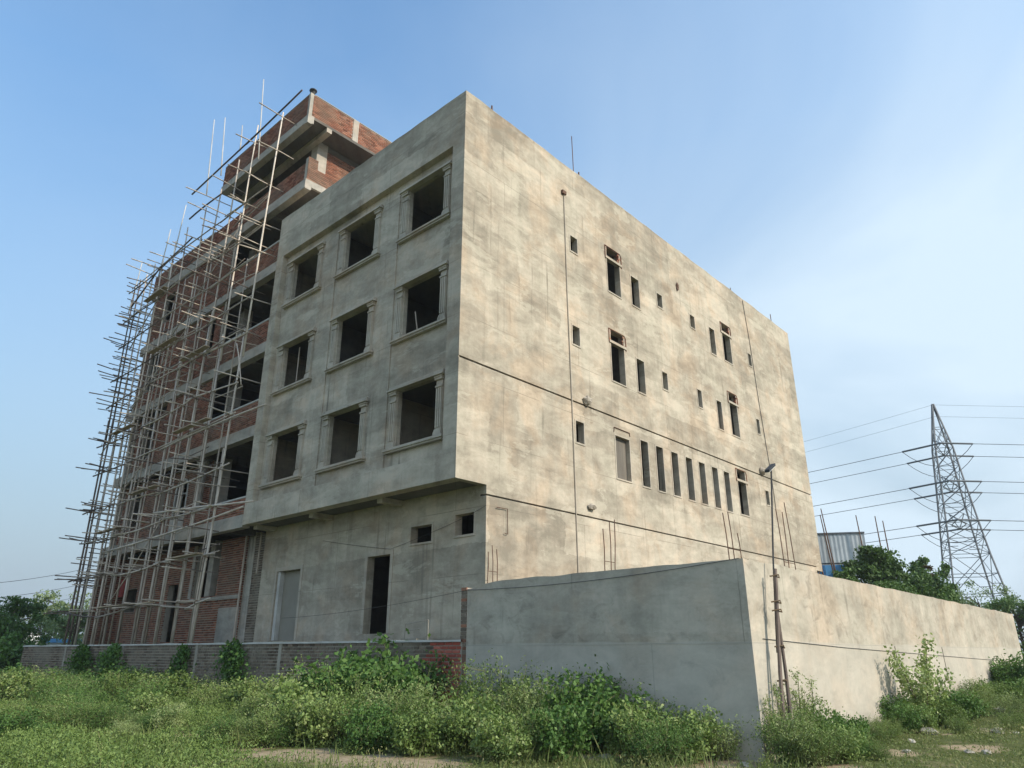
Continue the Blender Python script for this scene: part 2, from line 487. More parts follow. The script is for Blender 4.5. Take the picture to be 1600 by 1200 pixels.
class MB:
    def __init__(s):
        s.v, s.f, s.t = [], [], []

    def quad(s, a, b, c, d, tint=0.5):
        k = len(s.v)
        s.v += [a, b, c, d]
        s.f.append((k, k + 1, k + 2, k + 3))
        s.t += [tint] * 4
        return s

    def box(s, x0, x1, y0, y1, z0, z1, tint=0.5):
        k = len(s.v)
        s.v += [(x0, y0, z0), (x1, y0, z0), (x1, y1, z0), (x0, y1, z0), (x0, y0, z1), (x1, y0, z1), (x1, y1, z1), (x0, y1, z1)]
        s.f += [tuple(k + i for i in q) for q in ((3, 2, 1, 0), (4, 5, 6, 7), (0, 1, 5, 4), (1, 2, 6, 5), (2, 3, 7, 6), (3, 0, 4, 7))]
        s.t += [tint] * 8
        return s

    def tube(s, pts, rad, n=6, cap=True):
        pts = [Vector(p) for p in pts]
        if not isinstance(rad, (list, tuple)):
            rad = [rad] * len(pts)
        k0 = len(s.v)
        for i, p in enumerate(pts):
            d = (pts[min(i + 1, len(pts) - 1)] - pts[max(i - 1, 0)])
            if d.length < 1e-9: d = Vector((0, 0, 1))
            d.normalize()
            a = d.cross(Vector((0, 0, 1)) if abs(d.z) < 0.9 else Vector((1, 0, 0))).normalized()
            b = d.cross(a)
            for j in range(n):
                an = 2 * math.pi * j / n
                s.v.append(tuple(p + (a * math.cos(an) + b * math.sin(an)) * rad[i]))
                s.t.append(0.5)
        for i in range(len(pts) - 1):
            for j in range(n):
                q = k0 + i * n
                s.f.append((q + j, q + (j + 1) % n, q + n + (j + 1) % n, q + n + j))
        if cap:
            s.f.append(tuple(k0 + j for j in range(n))[::-1])
            s.f.append(tuple(k0 + (len(pts) - 1) * n + j for j in range(n)))
        return s

    def panel(s, axis, pos, thick, u0, u1, z0, z1, holes=()):
        """wall sheet in plane axis=pos ('x' or 'y'); outside faces +x (axis x) or -y (axis y); body goes inward by thick"""
        us = sorted({u0, u1, *[min(max(h[i], u0), u1) for h in holes for i in (0, 1)]})
        zs = sorted({z0, z1, *[min(max(h[i], z0), z1) for h in holes for i in (2, 3)]})
        inn = pos - thick if axis == 'x' else pos + thick

        def P(w, u, z):
            return (w, u, z) if axis == 'x' else (u, w, z)

        def solid(i, j):
            if i < 0 or j < 0 or i >= len(us) - 1 or j >= len(zs) - 1: return False
            cu, cz = (us[i] + us[i + 1]) / 2, (zs[j] + zs[j + 1]) / 2
            return not any(h[0] < cu < h[1] and h[2] < cz < h[3] for h in holes)

        for i in range(len(us) - 1):
            for j in range(len(zs) - 1):
                if not solid(i, j): continue
                a, b, c, d = us[i], us[i + 1], zs[j], zs[j + 1]
                s.quad(P(pos, a, c), P(pos, b, c), P(pos, b, d), P(pos, a, d))
                s.quad(P(inn, a, c), P(inn, a, d), P(inn, b, d), P(inn, b, c))
                if not solid(i - 1, j): s.quad(P(pos, a, c), P(pos, a, d), P(inn, a, d), P(inn, a, c))
                if not solid(i + 1, j): s.quad(P(pos, b, c), P(inn, b, c), P(inn, b, d), P(pos, b, d))
                if not solid(i, j - 1): s.quad(P(pos, a, c), P(inn, a, c), P(inn, b, c), P(pos, b, c))
                if not solid(i, j + 1): s.quad(P(pos, a, d), P(pos, b, d), P(inn, b, d), P(inn, a, d))
        return s

    def mesh(s, name, off=(0, 0, 0), smooth=False, tint=False):
        me = bpy.data.meshes.new(name)
        ox, oy, oz = off
        me.from_pydata([(x - ox, y - oy, z - oz) for x, y, z in s.v], [], s.f)
        if tint:
            at = me.attributes.new('tint', 'FLOAT', 'POINT')
            at.data.foreach_set('value', np.array(s.t, dtype=np.float32))
        if smooth:
            me.polygons.foreach_set('use_smooth', [True] * len(me.polygons))
        me.update()
        return me

    def build(s, name, mat, parent=None, smooth=False, kind=None, local=False, tint=False):
        off = (0, 0, 0) if (parent is None or local) else BASE.get(parent.name, (0, 0, 0))
        return link(name, s.mesh(name, off, smooth, tint), mat, parent, kind)


# ------------------------------------------------------------------ bricks
BL, BH, JL, JH = 0.226, 0.066, 0.244, 0.088


def lay(axis, pos, u0, u1, z0, z1, holes=(), rng=random, BL=BL, BH=BH):
    """bricks of a running-bond facing: (axis, pos, ua, ub, za, zb, proud, tint)"""
    out = []
    row = 0
    z = z0 + 0.006
    while z + BH <= z1 + 0.03:
        zb = min(z + BH, z1)
        u = u0 - (JL / 2 if row % 2 else 0)
        while u < u1:
            a, b = max(u, u0), min(u + BL, u1)
            u += JL
            for h in holes:
                if h[2] < (z + zb) / 2 < h[3]:
                    if a >= h[0] and b <= h[1]: a = b
                    elif a < h[0] < b: b = h[0]
                    elif a < h[1] < b: a = h[1]
            if b - a > 0.05:
                out.append((axis, pos, a, b, z, zb, 0.010 + rng.random() * 0.010, rng.random()))
        z += JH
        row += 1
    return out


def brick_into(mb, b):
    axis, pos, a, c, z0, z1, pr, tint = b
    if axis == 'x': mb.box(pos - 0.02, pos + pr, a, c, z0, z1, tint)
    elif axis == 'nx': mb.box(pos - pr, pos + 0.02, a, c, z0, z1, tint)
    else: mb.box(a, c, pos - pr, pos + 0.02, z0, z1, tint)


UNIT = {}


def unit_brick(mat, length):
    key = (mat, round(length, 3))
    if key not in UNIT:
        me = MB().box(-length / 2, length / 2, -0.016, 0.02, -BH / 2, BH / 2).mesh('brick')
        me.materials.append(M[mat])
        UNIT[key] = me
    return UNIT[key]


def place_bricks(blist, chosen, root, mat, local=False):
    """chosen: indices built as single bricks, the rest joined"""
    mb = MB()
    off = Vector((0, 0, 0)) if local else BASE[root.name]
    for i, b in enumerate(blist):
        axis, pos, a, c, z0, z1, pr, tint = b
        if i in chosen:
            o = bpy.data.objects.new('brick', unit_brick(mat + '_each', round(c - a, 2)))
            ctr = Vector((pos, (a + c) / 2, (z0 + z1) / 2)) if axis == 'x' else Vector(((a + c) / 2, pos, (z0 + z1) / 2))
            if axis == 'x': o.rotation_euler = (0, 0, math.pi / 2)
            o.location = ctr - off
            o.parent = root
            col.objects.link(o)
        else:
            brick_into(mb, b)
    mb.build('brickwork', mat, root, kind='stuff', local=local, tint=True)


# ------------------------------------------------------------------ ground
def ground_h(x, y):
    h = 0.10 * (noise.noise(Vector((x * 0.25, y * 0.25, 0))) + 0.5 * noise.noise(Vector((x * 0.7, y * 0.7, 4))))
    d = max(abs(x), abs(y))
    fade = max(0.0, min(1.0, (90 - d) / 60))
    rise = 0.34 * max(0.0, min(1.0, (y - 2) / 18)) * max(0.0, min(1.0, (x - 6) / 2))
    return (h + rise) * fade - 0.02


def axis_steps():
    a = list(np.arange(-36, 30.01, 0.6))
    s, x = 0.9, 30.0
    right = []
    while x < 3000:
        x += s; s *= 1.28; right.append(x)
    s, x = 0.9, -36.0
    left = []
    while x > -3000:
        x -= s; s *= 1.28; left.append(x)
    return left[::-1] + a + right


xs = axis_steps(); ys = axis_steps()
gv = [(x, y, ground_h(x, y)) for y in ys for x in xs]
nx = len(xs)
gf = [(j * nx + i, j * nx + i + 1, (j + 1) * nx + i + 1, (j + 1) * nx + i) for j in range(len(ys) - 1) for i in range(nx - 1)]
gm = bpy.data.meshes.new('ground')
gm.from_pydata(gv, [], gf)
gm.polygons.foreach_set('use_smooth', [True] * len(gm.polygons))
g = link('ground', gm, 'ground', kind='structure')

# raised fill between low wall and buildings
tv = [(-24.9, -2.1), (0.30, -0.02), (0.30, 24.0), (-24.9, 24.0)]
mb = MB()
k = 0
mb.v = [(x, y, -0.3) for x, y in tv] + [(x, y, 1.74) for x, y in tv]
mb.f = [(0, 1, 5, 4), (1, 2, 6, 5), (2, 3, 7, 6), (3, 0, 4, 7), (4, 5, 6, 7)]
mb.t = [0.5] * 8
mb.build('terrace_ground', 'ground', kind='structure')

# ------------------------------------------------------------------ plastered building
PB = empty('plastered_building', (-5.5, 12.5, 0), 'four-storey grey cement-plastered block with rows of empty windows', 'building')
TOP = 18.56
SLITS = {  # name: (y0, y1, z0, z1, transom)
}
tan = []
row1 = [(5.27, 5.67, 15.0, 15.62, 0), (7.52, 8.36, 14.28, 16.17, 1), (9.14, 9.69, 14.30, 15.57, 0), (11.07, 11.46, 14.96, 15.56, 0),
        (13.78, 14.18, 14.96, 15.56, 0), (15.53, 16.03, 14.27, 15.55, 0), (16.83, 17.62, 14.32, 16.22, 1), (19.51, 19.84, 14.86, 15.5, 0)]
row2 = [(5.23, 5.62, 11.37, 12.06, 0), (7.50, 8.34, 10.68, 12.66, 1), (9.17, 9.68, 10.71, 12.04, 0), (11.0, 11.38, 11.32, 12.05, 0),
        (13.82, 14.17, 11.28, 12.06, 0), (15.52, 15.95, 10.70, 12.01, 0), (16.78, 17.52, 10.71, 12.72, 1), (19.53, 19.84, 11.37, 12.1, 0)]
row3 = [(5.24, 5.67, 7.93, 8.65, 0), (7.47, 8.33, 7.14, 8.64, 2)] + [(y, y + 0.48, 7.13, 8.81, 0) for y in (9.07, 10.11, 11.2, 12.3, 13.34, 14.44, 15.48)] + \
       [(16.74, 17.53, 7.17, 9.12, 1), (19.53, 19.89, 7.97, 8.63, 0)]
tan = row1 + row2 + row3
holes = [t_[:4] for t_ in tan]
G1, G2 = 9.30, 5.60
holes_up = [h for h in holes if h[2] > G1]
holes_mid = [h for h in holes if G2 < h[2] < G1] + [(-1, 1.16, 5, 5.87)]
MB().panel('x', 0, 0.23, 0, 25.38, G1 + 0.03, TOP, holes_up).build('upper_side_wall', 'plaster', PB)
MB().panel('x', 0, 0.23, 0, 25.38, G2 + 0.025, G1 - 0.03, holes_mid).build('middle_side_wall', 'plaster', PB)
MB().panel('x', 0, 0.23, 1.16, 24.6, 0.4, G2 - 0.025).build('lower_side_wall', 'plaster', PB)
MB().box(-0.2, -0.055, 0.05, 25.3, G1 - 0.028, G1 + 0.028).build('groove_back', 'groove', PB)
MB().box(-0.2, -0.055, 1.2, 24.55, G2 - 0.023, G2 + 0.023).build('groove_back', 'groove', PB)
MB().box(-0.23, -0.004, 24.604, 25.376, 5.42, 5.624).build('rear_soffit_beam', 'plaster', PB)
def cap(axis, u0, u1, w0, w1, step=0.35):
    m = MB()
    n = int((u1 - u0) / step)
    for k in range(n + 1):
        u = u0 + (u1 - u0) * k / n
        h = TOP + 0.012 + 0.045 * noise.noise(Vector((u * 0.9, w0, 3))) + 0.02 * noise.noise(Vector((u * 3.1, w0, 7)))
        for w in (w0, w1):
            for z in (TOP - 0.05, h):
                m.v.append((w, u, z) if axis == 'x' else (u, w, z)); m.t.append(0.5)
    for k in range(n):
        a_ = k * 4
        for q_ in ((0, 1, 5, 4), (2, 6, 7, 3), (1, 3, 7, 5)):
            m.f.append(tuple(a_ + i for i in q_))
    m.build('parapet_cap', 'plaster', PB)


cap('x', -0.004, 25.384, -0.234, 0.004)
cap('y', -11.044, -0.236, -0.004, 0.376)
MB().box(-0.229, -0.02, 0.0, 0.045, G1 - 0.0299, G1 + 0.0299).build('groove_stop', 'plaster', PB)
# rear, left walls and floors
MB().panel('y', 25.13, 0.22, -11.04, -0.232, 0.4, TOP).build('rear_wall', 'plaster', PB)
MB().box(-11.04, -10.82, 0.372, 25.12, 5.9, TOP).build('party_wall', 'plaster', PB)
for z in (5.90, 9.22, 12.78):
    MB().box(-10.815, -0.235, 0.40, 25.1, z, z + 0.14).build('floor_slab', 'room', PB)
MB().box(-10.815, -0.235, 0.38, 25.1, 16.45, 16.6).build('roof_slab', 'concrete', PB)
for z0, z1 in ((6.045, 9.215), (9.365, 12.775), (12.925, 16.445)):
    rm = 'plaster_trim' if z0 < 7 else 'room'  # paler first-floor partitions: sunlight in those rooms put into the colour
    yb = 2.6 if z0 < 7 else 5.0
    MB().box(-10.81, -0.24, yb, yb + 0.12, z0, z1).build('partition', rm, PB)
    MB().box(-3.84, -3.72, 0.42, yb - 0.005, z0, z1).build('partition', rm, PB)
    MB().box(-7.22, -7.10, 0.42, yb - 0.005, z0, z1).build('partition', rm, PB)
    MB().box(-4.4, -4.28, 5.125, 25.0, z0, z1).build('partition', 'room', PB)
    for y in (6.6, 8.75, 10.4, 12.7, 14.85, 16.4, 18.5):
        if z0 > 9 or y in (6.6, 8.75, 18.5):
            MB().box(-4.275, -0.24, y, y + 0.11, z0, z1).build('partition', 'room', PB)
# front of the projecting upper block
FX0, FX1, PZ0, PZ1, PX0, PX1 = -11.04, -0.232, 6.62, 16.67, -10.55, -0.54
MB().panel('y', 0, 0.37, FX0, FX1, 5.87, TOP, [(PX0, PX1, PZ0, PZ1)]).build('front_frame', 'plaster', PB)
wins = []
for cx_ in (-1.98, -5.54, -9.06):
    for zb in (7.24, 10.77, 14.41):
        wins.append((cx_ - 0.86, cx_ + 0.86, zb, zb + 1.76))
MB().panel('y', 0.22, 0.148, PX0 + 0.001, PX1 - 0.001, PZ0 + 0.001, PZ1 - 0.001, wins).build('front_panel', 'plaster', PB)
for a, b in ((-4.22, -3.34), (-7.74, -6.90)):
    MB().box(a, b, 0.185, 0.23, PZ0 + 0.01, 16.35).build('wall_strip', 'plaster', PB)


def pilaster(cx_, zb, zt, parent):
    m = MB()
    y = 0.22
    m.box(cx_ - 0.13, cx_ + 0.13, y - 0.045, y + 0.01, zb, zt)
    for k in (-0.085, 0, 0.085):
        m.box(cx_ + k - 0.026, cx_ + k + 0.026, y - 0.075, y - 0.044, zb + 0.22, zt - 0.36)
    m.box(cx_ - 0.16, cx_ + 0.16, y - 0.095, y + 0.01, zb, zb + 0.10)
    m.box(cx_ - 0.145, cx_ + 0.145, y - 0.08, y + 0.008, zb + 0.10, zb + 0.17)
    m.box(cx_ - 0.145, cx_ + 0.145, y - 0.085, y + 0.008, zt - 0.34, zt - 0.29)
    m.box(cx_ - 0.16, cx_ + 0.16, y - 0.10, y + 0.01, zt - 0.12, zt - 0.05)
    m.box(cx_ - 0.175, cx_ + 0.175, y - 0.12, y + 0.01, zt - 0.05, zt)
    return m.build('pilaster', 'plaster_trim', parent)


for (a, b, z0, z1) in wins:
    c = (a + b) / 2
    w = MB()
    w.box(a - 0.40, b + 0.40, 0.05, 0.23, z1 + 0.005, z1 + 0.055)
    w.box(a - 0.36, b + 0.36, 0.12, 0.23, z1 + 0.055, z1 + 0.16)
    lintel = w.build('window_surround', 'plaster_trim', PB)
    s_ = MB()
    s_.box(a - 0.44, b + 0.44, 0.06, 0.25, z0 - 0.10, z0 - 0.04)
    s_.box(a - 0.40, b + 0.40, 0.10, 0.25, z0 - 0.16, z0 - 0.10)
    s_.box(a - 0.40, b + 0.40, 0.11, 0.24, z0 - 0.04, z0 - 0.004)
    s_.build('sill', 'plaster_trim', lintel)
    pilaster(a - 0.17, z0, z1, lintel)
    pilaster(b + 0.17, z0, z1, lintel)
# leaning props inside two openings
MB().tube([(-9.4, 0.55, 9.5), (-9.35, 0.5, 12.45)], 0.022).build('prop_stick', 'bamboo', PB)
MB().tube([(-2.35, 0.7, 9.5), (-2.6, 0.5, 11.7)], 0.018).build('prop_stick', 'bamboo', PB)
# soffit under the projection
MB().box(-11.03, -0.235, 0.372, 1.155, 5.93, 6.04).build('soffit', 'plaster', PB)
for x in (-3.75, -7.35, -10.9):
    MB().box(x, x + 0.24, 0.371, 1.158, 5.74, 5.935).build('soffit_beam', 'plaster', PB)
# ground storey front
gh = [(-10.30, -8.78, 1.98, 4.28), (-5.06, -3.96, 2.12, 4.36), (-3.06, -2.15, 4.57, 5.05), (-1.18, -0.45, 4.61, 5.18)]
MB().panel('y', 1.16, 0.25, -11.4, -0.232, 0.4, 5.925, gh).build('ground_storey_wall', 'plaster', PB)
d_ = MB().box(-10.12, -8.79, 1.36, 1.40, 1.99, 4.27).build('doorway_panel', 'doorway_panel', PB)  # added panel, coloured as the lit inner wall of the open doorway
MB().box(-10.29, -10.13, 1.20, 1.40, 1.99, 4.27).build('door_frame', 'coping', d_)
for (a, b, z0, z1), wd in zip(gh, (0.13, 0.13, 0.06, 0.06)):
    m = MB()
    m.box(a - wd, a - 0.003, 1.14, 1.17, z0 - (0.06 if z0 > 4 else 0), z1 + wd)
    m.box(b + 0.003, b + wd, 1.14, 1.17, z0 - (0.06 if z0 > 4 else 0), z1 + wd)
    m.box(a - 0.003, b + 0.003, 1.142, 1.17, z1 + 0.003, z1 + wd)
    if z0 > 4: m.box(a - 0.003, b + 0.003, 1.13, 1.17, z0 - 0.06, z0 - 0.003)
    m.build('opening_trim', 'plaster_trim', PB)
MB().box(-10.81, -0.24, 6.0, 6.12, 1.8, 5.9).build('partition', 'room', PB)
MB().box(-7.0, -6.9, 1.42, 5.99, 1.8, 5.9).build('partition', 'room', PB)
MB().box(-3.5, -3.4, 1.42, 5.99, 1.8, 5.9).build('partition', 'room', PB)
# side windows: trims, transoms
rb = random.Random(3)
for (a, b, z0, z1, tr) in tan:
    m = MB()
    wd = 0.055
    m.box(-0.02, 0.014, a - wd, a - 0.002, z0 - wd, z1 + (0 if tr == 1 else wd))
    m.box(-0.02, 0.014, b + 0.002, b + wd, z0 - wd, z1 + (0 if tr == 1 else wd))
    if tr != 1: m.box(-0.02, 0.013, a - 0.002, b + 0.002, z1 + 0.002, z1 + wd)
    m.box(-0.02, 0.024, a - 0.002, b + 0.002, z0 - wd, z0 - 0.002)
    wt = m.build('window_trim', 'plaster_trim', PB)
    if tr == 1:
        zt = z1 - 0.45
        MB().box(-0.12, 0.045, a - 0.10, b + 0.13, zt - 0.07, zt + 0.03).build('transom_bar', 'plaster_trim', wt)
        MB().tube([(0.02, a - 0.10, zt - 0.05), (0.02, a - 0.10, z1 + 0.03), (0.02, b + 0.05, z1 + 0.03), (0.02, b + 0.14, z1 - 0.08), (0.02, b + 0.14, zt - 0.12)], 0.017, 5).build('chipped_edge', 'brick_each', wt)
        if z0 > G1:
            for i in range(5):
                MB().box(-0.1, -0.012 + rb.random() * 0.03, a - 0.085, a + 0.03 * rb.random(), zt + 0.04 + i * 0.083, zt + 0.11 + i * 0.083).build('exposed_brick', 'brick_each', wt)
                MB().box(-0.1, -0.012 + rb.random() * 0.03, b - 0.10 * rb.random(), b + 0.10, zt + 0.04 + i * 0.083, zt + 0.11 + i * 0.083).build('exposed_brick', 'brick_each', wt)
    if tr == 2:
        MB().tube([(0.02, a - 0.08, z1 + 0.1), (0.02, a - 0.05, z1 + 0.28), (0.02, b + 0.03, z1 + 0.27), (0.02, b + 0.05, z1 + 0.14)], 0.016, 5).build('chipped_edge', 'rebar', wt)
        MB().box(-0.18, -0.15, a, b, z0, z1).build('board', 'sheeting', wt)


def lump(name, c, r, mat, parent, seed=0, flat=(1, 1, 1)):
    m = MB()
    rr = random.Random(seed)
    n, h = 8, 5
    for i in range(h + 1):
        th = math.pi * i / h
        for j in range(n):
            ph_ = 2 * math.pi * j / n
            k_ = r * (0.75 + 0.5 * rr.random())
            m.v.append((c[0] + k_ * math.sin(th) * math.cos(ph_) * flat[0], c[1] + k_ * math.sin(th) * math.sin(ph_) * flat[1], c[2] + k_ * math.cos(th) * flat[2]))
            m.t.append(0.5)
    for i in range(h):
        for j in range(n):
            m.f.append((i * n + j, (i + 1) * n + j, (i + 1) * n + (j + 1) % n, i * n + (j + 1) % n))
    return m.build(name, mat, parent)


lump('masonry_stub', (0.07, 5.83, 9.46), 0.17, 'mortar', PB, 1)
lump('masonry_stub', (0.06, 5.86, 5.92), 0.12, 'mortar', PB, 2, (1, 1.6, 0.7))
lump('masonry_stub', (0.07, 19.35, 9.5), 0.18, 'mortar', PB, 3)
lump('masonry_stub', (0.03, 12.85, 16.55), 0.12, 'rebar', PB, 4, (0.5, 0.7, 1.6))
MB().tube([(0.03, 4.95, 17.2), (0.028, 4.98, 13), (0.03, 5.06, 9), (0.028, 5.13, 1.5)], 0.017, 6).build('conduit_pipe', 'pipe', PB)
MB().box(0.0, 0.09, 4.82, 5.03, 17.16, 17.30).build('junction_box', 'rebar', PB)
MB().tube([(0.02, 19.65, 18.45), (0.02, 19.9, 16.2), (0.02, 20.1, 13), (0.02, 20.45, 9.4), (0.02, 20.5, 7.4)], 0.013, 5).build('hanging_cable', 'cable', PB)
for y, h_, r_, lean in ((5.78, 1.75, 0.016, 0.05), (6.1, 0.28, 0.03, 0), (1.33, 0.30, 0.03, 0.03), (18.66, 0.28, 0.022, 0), (23.5, 0.55, 0.022, 0.02)):
    MB().tube([(-0.11, y, TOP - 0.3), (-0.11, y - lean, TOP + h_)], r_, 5).build('rebar_stub', 'rebar', PB)
MB().tube([(0.05, 1.52, 5.30), (0.05, 1.95, 5.31), (0.05, 1.96, 4.62), (0.05, 1.84, 4.64)], 0.014, 5).build('bent_wire', 'rebar', PB)

# ------------------------------------------------------------------ brick building
BB = empty('brick_building', (-17.8, 6, 0), 'unfinished red brick and concrete frame block behind the bamboo scaffolding', 'building')
BX0, BX1 = -24.55, -11.05
LV = [(5.80, 6.26), (9.20, 9.63), (12.62, 13.05), (16.20, 16.63), (19.50, 19.94)]
bricks = []
lit = []
for i, (z0, z1) in enumerate(LV):
    xr = BX1 if i < 4 else -9.52
    MB().box(BX0 + 0.3, xr - (0.28 if i == 4 else 0.002), 0.302, 9.9, z1 - 0.15, z1).build('floor_slab', 'room', BB)  # concrete slab; the shade of its underside is put into the colour
    m = MB().box(BX0, xr, 0, 0.30, z0, z1 + 0.002)
    m.build('edge_beam', 'concrete', BB)
    MB().box(BX0, BX0 + 0.298, 0.302, 10, z0, z1 + 0.002).build('edge_beam', 'concrete', BB)
    if i == 4:
        MB().box(xr - 0.12, xr, 0.302, 8, z0 + 0.14, z1 + 0.002).build('edge_beam', 'concrete', BB)
        MB().box(xr - 0.12, xr + 0.005, 0.02, 0.26, z0 - 0.02, z0 + 0.14).build('beam_end', 'concrete', BB)
        MB().box(-11.0, xr + 0.01, 1.0, 1.28, z0 - 0.15, z0 + 0.27).build('cross_beam', 'concrete', BB)
    for x in (-12.4, -15.6, -20.0):
        MB().box(x - 0.12, x + 0.12, 0.303, 9.8, z0 - 0.05, z1 - 0.152).build('cross_beam', 'room', BB)  # concrete beam, darkened in colour to stand for ceiling shade
cols = (-24.3, -20.0, -15.6, -12.4)
fl = [(1.76, 5.80)] + [(LV[i][1], LV[i + 1][0]) for i in range(4)]
for i, (z0, z1) in enumerate(fl):
    for x in cols:
        y = 1.0 if i else 1.22
        MB().box(x - 0.2, x + 0.2, y, y + 0.42, z0, z1 + 0.1).build('column', 'concrete', BB)
    MB().box(BX0 + 0.01, BX0 + 0.22, 0.32 if i else 1.2, 9.9, z0, z1 + 0.1).build('end_wall', 'concrete', BB)
    MB().box(BX0 + 0.24, BX1 - 0.01, 9.4, 9.6, z0 - 0.01, z1 + 0.2).build('inner_wall', 'room', BB)


def bwall(name, axis, pos, thick, u0, u1, z0, z1, holes=(), is_lit=False):
    MB().panel(axis, pos, thick, u0, u1, z0, z1, holes).build(name, 'mortar', BB)
    bl = lay(axis, pos, u0, u1, z0, z1, holes)
    bricks.extend(bl)
    if is_lit: lit.extend(bl)


# ground storey
dk = [(-19.05, -18.1, 1.98, 4.35), (-16.75, -14.7, 3.66, 5.79), (-24.0, -22.4, 3.35, 4.38)]
bwall('brick_wall', 'y', 1.16, 0.23, BX0 + 0.25, -12.62, 1.76, 5.80, dk)
MB().panel('y', 1.24, 0.2, -12.18, -11.4, 1.76, 5.80).build('brick_wall', 'old_mortar', BB)
gb = lay('y', 1.24, -12.18, -11.4, 1.76, 5.80)
q = MB()
for b in gb: brick_into(q, b)
q.build('weathered_brickwork', 'old_brick', BB, kind='stuff', tint=True)
MB().box(-24.5, -24.2, 0.05, 1.15, 1.76, 5.79).build('wing_wall', 'mortar', BB)
bricks.extend(lay('x', -24.2, 0.06, 1.14, 1.76, 5.79)); bricks.extend(lay('y', 0.05, -24.5, -24.2, 1.76, 5.79))
MB().box(-24.15, -23.55, 0.98, 1.02, 4.05, 4.85).build('red_board', 'redpaint', BB)
MB().box(-17.0, -16.76, 1.10, 1.45, 3.66, 5.79).build('opening_jamb', 'concrete', BB)
MB().box(-16.8, -12.7, 1.08, 1.159, 3.50, 3.64).build('sill_beam', 'concrete', BB)
MB().box(-14.2, -12.66, 1.10, 1.155, 1.78, 3.2).build('plaster_patch', 'concrete', BB)
MB().tube([(-11.6, 1.08, 4.3), (-11.58, 1.08, 5.8)], 0.035, 6).build('scaffold_pole', 'bamboo', BB)  # a bamboo pole of the scaffolding against the wall
MB().tube([(-12.7, 1.08, 1.74), (-12.66, 1.08, 5.8)], 0.04, 6).build('propping_pole', 'bamboo', BB)
# upper storeys
for i in range(4):
    z0, z1 = fl[i + 1]
    ph_ = 0.62 if i == 0 else 0.98
    # right-hand bay: balcony with low brick parapet, open room behind
    bwall('brick_parapet', 'y', 0.05, 0.2, -15.6, BX1 - 0.004, z0, z0 + ph_)
    MB().box(-15.58, BX1 - 0.006, 0.02, 0.26, z0 + ph_ + 0.003, z0 + ph_ + 0.06).build('parapet_coping', 'coping', BB)
    bwall('brick_wall', 'y', 3.4, 0.2, -15.4, BX1 - 0.01, z0, z1, [(-14.9, -12.75, z0 - 0.1, z1 - 0.45)] if i != 3 else [(-14.6, -13.0, z0 - 0.1, z1 - 0.5)])
    # middle bay: full-height brick with a window
    mh = [(-18.9, -17.75, z0 + 0.9, z1 - 0.5)] if i == 0 else ([(-17.0, -16.2, z0 + 1.0, z1 - 0.3)] if i == 2 else [])
    bwall('brick_wall', 'y', 0.14 if i else 0.75, 0.22, -20.0, -15.62, z0, z1, mh)
    if i == 0:
        a_, b_, c_, e_ = mh[0]
        m = MB()
        xc, rad = (a_ + b_) / 2, (b_ - a_) / 2
        pts = [(xc - rad * math.cos(math.pi * k / 10), 0.74, e_ - 0.32 + 0.40 * math.sin(math.pi * k / 10)) for k in range(11)]
        ar = MB().tube([(a_, 0.74, c_)] + pts + [(b_, 0.74, c_)], 0.045, 6).build('arched_frame', 'coping', BB)
        MB().tube([(xc, 0.78, c_), (xc, 0.78, e_)], 0.025, 5).build('mullion', 'coping', ar)
        MB().tube([(a_, 0.78, (c_ + e_) / 2 + 0.2), (b_, 0.78, (c_ + e_) / 2 + 0.2)], 0.02, 5).build('mullion', 'coping', ar)
        MB().box(a_ - 0.1, b_ + 0.1, 0.70, 0.76, c_ - 0.75, c_ - 0.02).build('plaster_patch', 'concrete', BB)
        m = MB().tube([(-15.95, 0.45, z0), (-15.95, 0.45, z1 - 0.25)], 0.17, 12)
        m.tube([(-15.95, 0.45, z1 - 0.27), (-15.95, 0.45, z1 - 0.08)], [0.18, 0.28], 12)
        m.build('round_column', 'concrete', BB)
    # left-hand bay
    lh = [(-23.6, -22.0, z0 + 0.75, z1 - 0.25)] if i != 3 else [(-22.9, -21.6, z0 + 0.9, z1 - 0.4)]
    bwall('brick_wall', 'y', 0.16 if i > 1 else 0.55, 0.22, BX0 + 0.24, -20.02, z0, z1, lh)
# roof terrace parapet
bwall('brick_parapet', 'y', 0.05, 0.2, BX0 + 0.05, -9.74, 19.942, 20.82)
MB().box(BX0 + 0.05, -17.6, 0.02, 0.26, 20.823, 20.87).build('parapet_coping', 'coping', BB)
bwall('brick_parapet', 'x', -9.54, 0.2, 0.05, 0.50, 19.942, 21.05, is_lit=True)
bwall('brick_parapet', 'x', -9.56, 0.2, 0.50, 8.0, 19.942, 20.62, is_lit=True)
# penthouse
RZ0, RZ1 = 23.12, 23.50
MB().box(-17.75, -9.95, 0.302, 9.5, RZ1 - 0.14, RZ1).build('roof_slab', 'room', BB)  # penthouse underside shade painted in by the darkened room colour
MB().box(-17.75, -9.95, 0, 0.30, RZ0, RZ1 + 0.002).build('edge_beam', 'concrete', BB)
MB().box(-17.75, -17.5, 0.302, 9.5, RZ0, RZ1 + 0.002).build('edge_beam', 'concrete', BB)
MB().box(-10.12, -9.945, -0.005, 0.2, RZ0 - 0.06, RZ0 + 0.2).build('beam_end', 'concrete', BB)
MB().box(-17.4, -9.94, 0.96, 1.22, RZ0 + 0.02, RZ1 - 0.142).build('cross_beam', 'concrete', BB)
MB().box(-11.32, -11.02, 1.25, 9.4, RZ0 - 0.05, RZ1 - 0.143).build('cross_beam', 'room', BB)  # beam under the slab, its shade likewise in the dark colour
MB().box(-11.5, -11.0, 1.22, 1.74, 19.945, RZ1 - 0.145).build('column', 'concrete', BB)
MB().box(-17.5, -17.1, 1.22, 1.62, 19.945, RZ1 - 0.145).build('column', 'concrete', BB)
